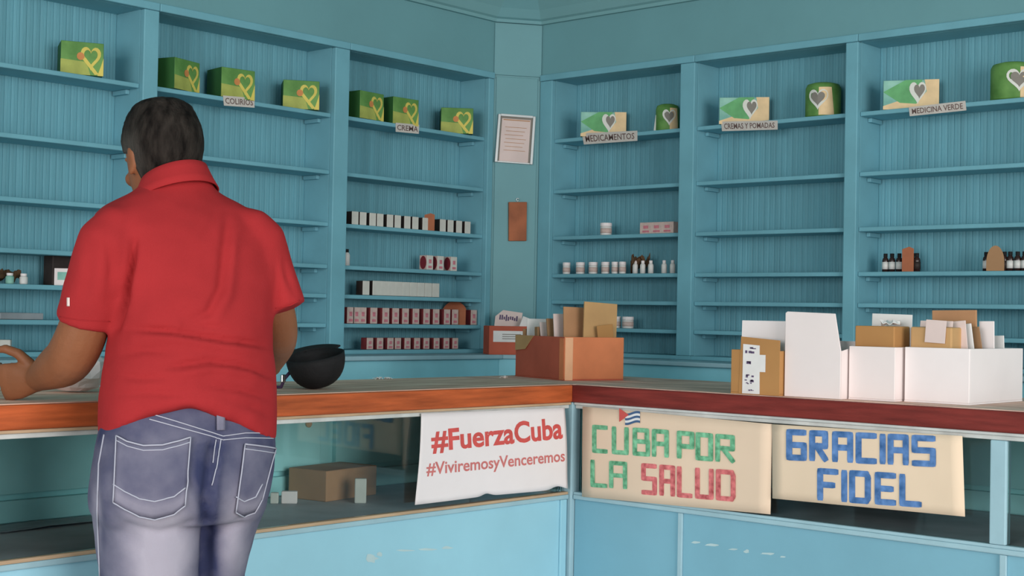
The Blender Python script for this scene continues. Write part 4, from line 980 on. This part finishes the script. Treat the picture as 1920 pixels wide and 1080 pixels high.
# --- arms
def limb(a, b, c_, ra, rb, rc, n=18):
    """arm from a over the joint b to c as one smoothly bent tapering tube"""
    pts, rad = [], []
    b1, b2 = b.lerp(a, .38), b.lerp(c_, .34)
    for k in range(5): pts.append(a.lerp(b1, k / 5)); rad.append(ra + (rb - ra) * k / 7)
    for k in range(9):
        t = k / 8; pts.append(b1 * (1 - t) ** 2 + b * (2 * t * (1 - t)) + b2 * t * t); rad.append(rb + .002 * math.sin(math.pi * t))
    for k in range(1, 7): t = k / 6; pts.append(b2.lerp(c_, t)); rad.append(rb + (rc - rb) * (t ** 1.2))
    B.tube(pts, rad, n)
limb(LSH, LEL, LWR, .048, .0485, .028)
limb(RSH, REL, RWR, .046, .038, .027)
# --- legs under the jeans
def legc(py, x, a): return at_depth(x, py, a)
B.tube([legc(880, 285, .0), legc(1080, 285, .01), legc(1300, 285, .04), legc(1600, 282, .02)], [.08, .07, .05, .04], 16)
B.tube([legc(880, 430, .05), legc(1080, 416, .08), legc(1300, 414, .10), legc(1600, 414, .09)], [.06, .036, .036, .03], 16)
# --- hands: palm, four fingers, thumb
def hand(wr, dirv, side, up, curl, thumb_up):
    """palm along dirv from the wrist; up = back of the hand; side = direction of the thumb"""
    d_ = dirv.normalized(); s_ = (side - d_ * side.dot(d_)).normalized(); u_ = s_.cross(d_); u_ = u_ if u_.dot(up) > 0 else -u_
    def q_(a, b, c_): return wr + d_ * a + s_ * b + u_ * c_
    B.loft([[q_(a, w_ * math.cos(t), hh * math.sin(t) + k) for t in [2 * math.pi * i / 16 for i in range(16)]] for a, w_, hh, k in ((-.02, .026, .024, 0), (.01, .030, .020, .001), (.045, .040, .017, .003), (.075, .042, .015, .003), (.092, .040, .012, .001))])
    for i, (b, ln) in enumerate(((.031, .074), (.010, .084), (-.011, .078), (-.031, .060))):
        p_ = [q_(.078, b * .95, .002)]; ang = -.12 - .06 * i; cur = p_[0]; 
        for j, sg in enumerate((.46, .30, .24)):
            ang -= curl * (1, 1.25, .8)[j] * (1 + .1 * i)
            cur = cur + (d_ * math.cos(ang) + u_ * math.sin(ang) + s_ * (b * .9)).normalized() * (ln * sg); p_.append(cur)
        B.tube(p_, [.0098, .0092, .0082, .0066], 10)
    t0 = q_(.012, .026, -.004); t1 = t0 + (d_ * .55 + s_ * .75 + u_ * (thumb_up)).normalized() * .040; t2 = t1 + (d_ * .75 + s_ * .40 + u_ * thumb_up).normalized() * .030; t3 = t2 + (d_ * .95 + u_ * thumb_up * .6).normalized() * .022
    B.tube([t0, t1, t2, t3], [.0135, .0115, .010, .007], 10)
ldir = at_depth(-14, 719, .235) - LWR
hand(LWR, ldir, Vector((0, 0, 1)) - AW * .25, -AW * 1.0 + Vector((0, 0, .3)), .38, .12)
rdir = at_depth(462, 705, .54) - RWR
hand(RWR, rdir, -RV + AW * .2, Vector((0, 0, 1)), .25, .1)
body = remeshed('body', B, .0042, 3, M['skin'], man); rebase(body)
# eyes and brows on the face
for s_ in (-1, 1):
    e_ = MB(); c_ = H_(s_ * .031, .0745, .006)
    e_.loft([[c_ + HS * (.012 * math.sin(t) * math.cos(2 * math.pi * k / 14)) + HZ2 * (.0065 * math.sin(t) * math.sin(2 * math.pi * k / 14)) + HF2 * (-.008 * math.cos(t) + .006) for k in range(14)] for t in [math.pi * (i + .5) / 6 for i in range(6)]])
    rebase(e_.obj('eye', M['white2'], man, smooth=True))
    e_ = MB(); c_ = H_(s_ * .031, .0885, .006); e_.loft([[c_ + HS * (r_ * math.cos(2 * math.pi * k / 12)) + HZ2 * (r_ * math.sin(2 * math.pi * k / 12)) + HF2 * dd for k in range(12)] for r_, dd in ((.0052, -.003), (.0048, .0), (.003, .0008))]); rebase(e_.obj('iris', M['hair'], man, smooth=True))
    e_ = MB(); e_.tube([H_(s_ * .015, .094, .022), H_(s_ * .032, .095, .027), H_(s_ * .048, .083, .022)], [.003, .0036, .002], 8); rebase(e_.obj('eyebrow', M['hair'], man, smooth=True))
# --- hair
def hairline(t):      # lower edge of the hair by angle: t = pi/2 front, -pi/2 back
    y = math.sin(t); ax = abs(math.cos(t))
    if y > 0: return .060 - .055 * ax ** 3
    return .005 + (-.090) * min(1, (-y) * 1.9) ** .8
HB_ = MB(); nh, nk = 26, 72; rings = []
def hairpt(t, z, k):
    _, f, b, w_ = hinterp(z); x, y = math.cos(t), math.sin(t); e = 2.15
    x = abs(x) ** (2 / e) * (1 if x >= 0 else -1); y = abs(y) ** (2 / e) * (1 if y >= 0 else -1); cc_ = (f - b) / 2; h_ = (f + b) / 2
    return H_((w_ + k) * x, cc_ + (h_ + k) * y, z + k * .9 * max(0, (z - .05) / .06))
for j in range(nh + 1):
    v = j / nh; r_ = []
    for i in range(nk):
        t = 2 * math.pi * i / nk; zl = hairline(t); z = zl + (.105 - zl) * (1 - (1 - v) ** 1.6)
        k = .003 + .005 * min(1, v * 5) + .0012 * noise.noise(Vector((i * .55, v * 30, 1.3)))
        if z > .0 and math.sin(t) < 0: k += .002
        r_.append(hairpt(t, z, k))
    rings.append(r_)
HB_.loft(rings, caps=False); o_ = len(HB_.v); HB_.v.append(tuple(H_(0, 0, .116)))
for i in range(nk): HB_.f.append((nh * nk + i, nh * nk + (i + 1) % nk, o_)); HB_.m.append(0)
ho_ = HB_.obj('hair', M['greyhair'], man, smooth=True, recalc=False, solid=.004)
ga_ = ho_.data.attributes.new('grey', 'FLOAT', 'POINT')
for i_, v_ in enumerate(ho_.data.vertices):
    q_ = v_.co - HC; ga_.data[i_].value = min(1, max(0, (abs(q_.dot(HS)) - .05) / .02)) * min(1, max(0, (.055 - q_.dot(HZ2)) / .04)) * min(1, max(0, (q_.dot(HF2) + .06) / .05)) * .9
hair = rebase(ho_); hair['label'] = 'short dark hair greying at the temple'

# --- shirt
T = MB()
def shr(py, l, r_, b, f, **k): return ring(py, l, r_, b, f, n=56, **k)
T.loft([shr(828, 189, 517, .129, .0, lift=.084), shr(795, 189, 519, .130, .0, lift=.060), shr(750, 191, 519, .130, .004, lift=.014), shr(700, 196, 517, .131, .010), shr(650, 204, 512, .130, .018), shr(600, 212, 511, .129, .024), shr(550, 212, 515, .127, .032),
        shr(500, 200, 520, .122, .040), shr(460, 186, 520, .116, .047), shr(430, 176, 514, .106, .052), shr(408, 182, 500, .094, .056), shr(392, 198, 482, .084, .060), shr(378, 222, 456, .076, .064), shr(364, 250, 422, .068, .068), shr(350, 268, 398, .062, .07), shr(334, 272, 396, .060, .072)])
LSO = at_depth(159, 607, .005); RSO = at_depth(537, 580, .05)     # sleeve openings
T.tube([at_depth(x_, y_, a_) for x_, y_, a_ in ((250, 420, -.01), (224, 428, -.02), (204, 450, -.03), (184, 515, -.02), (171, 560, -.01), (161, 606, .005))], [.046, .055, .0605, .063, .061, .0605], 26)
T.tube([at_depth(x_, y_, a_) for x_, y_, a_ in ((440, 424, .05), (468, 430, .055), (486, 450, .06), (510, 515, .06), (524, 548, .055), (537, 580, .05))], [.044, .050, .0535, .050, .046, .0425], 26)
shirt = remeshed('polo_shirt', T, .0065, 14, M['shirt'], None)
# folds: each a line on the back seen by the visitor, pressed into or raised from the cloth
FOLDS = [([(252, 452), (246, 500), (236, 560), (220, 614)], -.0145, 6), ([(262, 470), (256, 530), (246, 580)], .004, 10),
 ([(428, 400), (420, 480), (414, 540), (392, 585), (350, 605)], -.0055, 9), ([(442, 420), (434, 490), (428, 550), (405, 600)], .004, 11), ([(385, 440), (405, 402), (425, 380)], -.003, 9),
 ([(240, 615), (300, 618), (360, 626), (420, 636), (505, 648)], -.0065, 6), ([(250, 632), (330, 634), (420, 650), (508, 662)], .0045, 8), ([(215, 664), (270, 655), (330, 660)], -.004, 7),
 ([(300, 690), (390, 676), (450, 684), (514, 706)], -.0055, 6), ([(320, 704), (400, 692), (470, 700), (514, 722)], .004, 7), ([(205, 700), (260, 708), (330, 706)], -.004, 7), ([(380, 720), (450, 730), (516, 748)], -.0045, 6),
 ([(200, 740), (280, 735), (350, 742)], -.003, 7), ([(430, 752), (480, 764), (516, 782)], -.004, 6), ([(345, 612), (400, 612), (440, 622)], -.004, 6),
 ([(530, 470), (540, 520), (556, 562)], -.004, 7), ([(518, 470), (520, 530), (515, 585)], -.003, 7), ([(170, 470), (165, 530), (150, 590)], -.003, 12), ([(200, 440), (210, 500), (205, 560)], -.0035, 9)]
me = shirt.data; me.calc_loop_triangles()
nor = [v.normal.copy() for v in me.vertices]
def segd(x, y, a, b):
    dx, dy = b[0] - a[0], b[1] - a[1]; t = max(0, min(1, ((x - a[0]) * dx + (y - a[1]) * dy) / (dx * dx + dy * dy))); return math.hypot(x - a[0] - t * dx, y - a[1] - t * dy), t
zs = []
for v, n_ in zip(me.vertices, nor):
    view = (CAM - v.co).normalized(); fcg = n_.dot(view); dlt = 0
    x, y = pix(v.co)
    if fcg > 0:
        for pts_, amp, wd in FOLDS:
            if not (min(p_[0] for p_ in pts_) - 40 < x < max(p_[0] for p_ in pts_) + 40 and min(p_[1] for p_ in pts_) - 40 < y < max(p_[1] for p_ in pts_) + 40): continue
            dd = min(segd(x, y, a, b)[0] for a, b in zip(pts_[:-1], pts_[1:]))
            ends = min(math.hypot(x - pts_[0][0], y - pts_[0][1]), math.hypot(x - pts_[-1][0], y - pts_[-1][1]))
            dlt += 1.6 * amp * math.exp(-(dd / wd) ** 2) * min(1, .25 + ends / 60) * min(1, fcg * 2.5)
    dlt += .0035 * noise.noise(v.co * 9) + .0016 * noise.noise(v.co * 26)
    v.co += n_ * dlt
shirt.parent = man; rebase(shirt); me.update()
# collar
cz = MB()
CN = at_depth(326, 356, .075)
def colr(v, i, n=48):
    t = 2 * math.pi * i / n; y = math.sin(t); x = math.cos(t)     # y>0 front
    r_ = (.058, .061, .064, .069, .078, .088)[v]; dz = (.026, .033, .031, .018, -.002, -.022)[v]
    fw_ = AW * .75 - RV * .66      # the collar opens towards the front left
    q_ = SD * (x * r_ * 1.04) + FRT * (y * r_ * 1.06)
    return CN + q_ + Vector((0, 0, dz - .40 * q_.dot(fw_)))
cz.loft([[colr(v, i) for i in range(48)] for v in range(6)], caps=False)
col = rebase(cz.obj('collar', M['shirt'], man, smooth=True, solid=.003))
lg = MB(); pA = at_depth(128, 566, -.055)
# --- jeans
J = MB()
J.loft([ring(py, l, r_, b, f) for py, l, r_, b, f in ((738, 206, 503, .108, .004), (770, 199, 509, .114, .0), (800, 192, 514, .117, -.004), (840, 183, 516, .124, -.012), (880, 176, 513, .129, -.018), (920, 171, 507, .126, -.020), (950, 172, 500, .118, -.016), (975, 185, 490, .10, -.01))])
def lring(py, l, r_, B_, a, n=36):
    c_ = at_depth((l + r_) / 2, py, a); hw = (at_depth(r_, py, a) - at_depth(l, py, a)).length / 2
    return [c_ + RV * (hw * math.cos(t)) + AW * (B_ * math.sin(t)) for t in [2 * math.pi * i / n for i in range(n)]]
J.loft([lring(*q_) for q_ in ((900, 174, 380, .115, -.01), (950, 171, 386, .116, -.01), (1000, 178, 386, .112, -.006), (1080, 185, 384, .105, .0), (1180, 193, 376, .092, .012), (1290, 203, 366, .080, .03), (1400, 212, 358, .077, .03), (1500, 220, 352, .072, .025), (1590, 224, 348, .070, .02))])
J.loft([lring(*q_) for q_ in ((900, 380, 508, .105, .05), (950, 372, 500, .106, .055), (1000, 362, 478, .102, .06), (1080, 356, 458, .096, .07), (1180, 356, 462, .086, .10), (1290, 364, 466, .076, .11), (1400, 366, 468, .072, .11), (1500, 368, 470, .068, .105), (1590, 366, 472, .066, .10))])
jeans = remeshed('jeans', J, .007, 6, M['denim'], None)
JF = [([(400, 835), (392, 880), (386, 940), (387, 1085)], -.014, 9), ([(412, 860), (404, 900), (398, 960)], .004, 9), ([(352, 900), (372, 930), (384, 950)], -.004, 6), ([(240, 985), (300, 1000), (360, 980)], -.004, 7), ([(400, 1000), (440, 985), (470, 960)], -.005, 7), ([(205, 960), (260, 1020), (290, 1080)], -.003, 14), ([(172, 900), (185, 960), (182, 1040)], -.004, 7)]
me = jeans.data; nor = [v.normal.copy() for v in me.vertices]; wear_shade = []
for v, n_ in zip(me.vertices, nor):
    x, y = pix(v.co); view = (CAM - v.co).normalized(); fcg = n_.dot(view); dlt = 0
    if fcg > 0:
        for pts_, amp, wd in JF:
            dd = min(segd(x, y, a, b)[0] for a, b in zip(pts_[:-1], pts_[1:])); dlt += amp * math.exp(-(dd / wd) ** 2) * min(1, fcg * 2.5)
    dlt += .003 * noise.noise(v.co * 11) + .0015 * noise.noise(v.co * 28)
    w_ = 0
    for (cx, cy), (rx, ry), am in (((300, 1015), (66, 90), .85), ((438, 1010), (30, 80), .6), ((290, 925), (60, 30), .25), ((178, 960), (9, 90), .35), ((470, 945), (28, 35), .3), ((300, 1120), (60, 80), .35), ((280, 870), (50, 40), .12)):
        w_ += am * math.exp(-((x - cx) / rx) ** 2 - ((y - cy) / ry) ** 2) * (1 if fcg > 0 else .6)
    w_ -= .40 * math.exp(-((x - 392) / 18) ** 2) * (1 if y > 830 else 0)  # crease between the legs: its shade is put into the denim colour
    wear_shade.append(max(0, w_ + .06)); v.co += n_ * dlt
at_ = me.attributes.new('wear_shade', 'FLOAT', 'POINT')
for i, w_ in enumerate(wear_shade): at_.data[i].value = w_
me.update()
tree = BVHTree.FromPolygons([v.co.copy() for v in me.vertices], [tuple(p_.vertices) for p_ in me.polygons])
def onj(px, py, off=.0):
    d = ray(px, py).normalized(); h_ = tree.ray_cast(CAM, d)
    if h_[0] is None: 
        h2 = tree.find_nearest(at_depth(px, py, -.05)); return h2[0] + h2[1] * off
    return h_[0] + h_[1] * off
def seam(pts, name, parent, rad=.0012, off=.0012, steps=14):
    out = []
    for a, b in zip(pts[:-1], pts[1:]):
        for k in range(steps): out.append(onj(a[0] + (b[0] - a[0]) * k / steps, a[1] + (b[1] - a[1]) * k / steps, off))
    out.append(onj(*pts[-1], off))
    mb = MB(); mb.tube(out, rad, 6); return rebase(mb.obj(name, M['stitch'], parent, smooth=True))
def pocket(quad_top, quad_bot, band, name):
    """pocket patch between a top pixel curve and a bottom pixel curve (left to right)"""
    nu, nv = 14, 14
    def cur(c_, u): 
        t = u * (len(c_) - 1); i = min(int(t), len(c_) - 2); t -= i; return (c_[i][0] * (1 - t) + c_[i + 1][0] * t, c_[i][1] * (1 - t) + c_[i + 1][1] * t)
    def f(u, v): a, b = cur(quad_bot, u), cur(quad_top, u); return onj(a[0] * (1 - v) + b[0] * v, a[1] * (1 - v) + b[1] * v, .0032)
    mb = MB(); mb.grid(f, nu, nv); po_ = mb.obj(name, M['denim'], man, smooth=True, recalc=False, solid=.003)
    a_ = po_.data.attributes.new('wear_shade', 'FLOAT', 'POINT')
    for j in range(nv + 1):
        for i in range(nu + 1): v = j / nv; a_.data[j * (nu + 1) + i].value = .14 + .30 * math.exp(-((v - .12) / .12) ** 2) + .05 * v
    rebase(po_)
    o2 = .0056
    seam(quad_top, 'top_stitch', po_, .0016, o2, 6); seam([(x, y + 9) for x, y in quad_top], 'top_stitch', po_, .0012, o2, 6)
    seam([quad_top[0], quad_bot[0]], 'side_stitch', po_, .0014, o2); seam([quad_top[-1], quad_bot[-1]], 'side_stitch', po_, .0014, o2); seam(quad_bot, 'bottom_stitch', po_, .0014, o2, 6)
    seam([(x, y - band) for x, y in quad_bot], 'band_stitch', po_, .0014, o2, 6)
    return po_
pocket([(221, 818), (240, 829), (270, 837), (305, 836), (335, 828), (356, 821)], [(215, 940), (235, 953), (262, 966), (290, 971), (325, 962), (346, 946)], 32, 'left_back_pocket'[5:])
pocket([(457, 834), (485, 837), (513, 841)], [(440, 958), (455, 966), (476, 958), (488, 935)], 28, 'back_pocket')
seam([(290, 778), (330, 790), (400, 812), (418, 818)], 'yoke_stitch', jeans); seam([(280, 786), (330, 800), (400, 819), (418, 825)], 'yoke_stitch', jeans); seam([(418, 818), (460, 812), (510, 812)], 'yoke_stitch', jeans); seam([(418, 825), (460, 821), (512, 822)], 'yoke_stitch', jeans)
seam([(414, 824), (408, 870), (398, 910)], 'centre_stitch', jeans); seam([(405, 824), (400, 868)], 'centre_stitch', jeans); seam([(196, 815), (186, 870), (183, 960), (188, 1080)], 'side_stitch', jeans, .0016)
bl_ = MB(); bl_.grid(lambda u, v: onj(404 + u * 15, 808 - v * 32, .006), 3, 6); bl2 = bl_.obj('belt_loop', M['denim'], man, smooth=True, recalc=False, solid=.003)
a_ = bl2.data.attributes.new('wear_shade', 'FLOAT', 'POINT')
for k in a_.data: k.value = .3
rebase(bl2)
jeans.parent = man
for ch in list(jeans.children): pass
rebase(jeans)
# sleeve mark: small pale embroidered patch on the left sleeve
st = BVHTree.FromPolygons([v.co + MO for v in shirt.data.vertices], [tuple(p_.vertices) for p_ in shirt.data.polygons])
def ons(px, py, off):
    h_ = st.ray_cast(CAM, ray(px, py).normalized())
    if h_[0] is None: h_ = st.find_nearest(at_depth(px, py, -.05))
    return h_[0] + h_[1] * off
mb = MB(); mb.grid(lambda u, v: ons(126.5 + 5 * u, 574 - 16 * v, .0015), 2, 5); rebase(mb.obj('sleeve_patch', M['pinkpaper'], man, smooth=True, recalc=False, solid=.001))
# hem seams on shirt
def sseam(pts, name, rad=.0011):
    out = []
    for a, b in zip(pts[:-1], pts[1:]):
        for k in range(10): out.append(ons(a[0] + (b[0] - a[0]) * k / 10, a[1] + (b[1] - a[1]) * k / 10, .0006))
    mb = MB(); mb.tube(out, rad, 6); rebase(mb.obj(name, M['shirt'], man, smooth=True))
sseam([(112, 594), (150, 600), (212, 603)], 'sleeve_hem'); sseam([(516, 578), (545, 572), (563, 562)], 'sleeve_hem')
# shoes
for nm, px, a in (('shoe', 286, .02), ('shoe', 420, .10)):
    c_ = at_depth(px, 1640, a); c_.z = 0; K = MB()
    K.loft([[Vector((c_.x, c_.y, 0)) + FRT * y + SD * (w_ * math.cos(t)) + Vector((0, 0, .012 + h_ * (.5 + .5 * math.sin(t)))) for t in [2 * math.pi * i / 18 for i in range(18)]] for y, w_, h_ in ((-.085, .02, .05), (-.075, .034, .075), (-.03, .038, .10), (.03, .042, .085), (.09, .046, .06), (.14, .044, .045), (.175, .028, .035), (.185, .01, .02))])
    sh_ = rebase(K.obj('shoe', M['shoe'], man, smooth=True))
    K = MB(); K.loft([[Vector((c_.x, c_.y, z)) + FRT * (.05 + .135 * math.sin(t)) + SD * (.046 * math.cos(t)) for t in [2 * math.pi * i / 24 for i in range(24)]] for z in (.0005, .014)]); rebase(K.obj('sole', M['sole'], sh_))
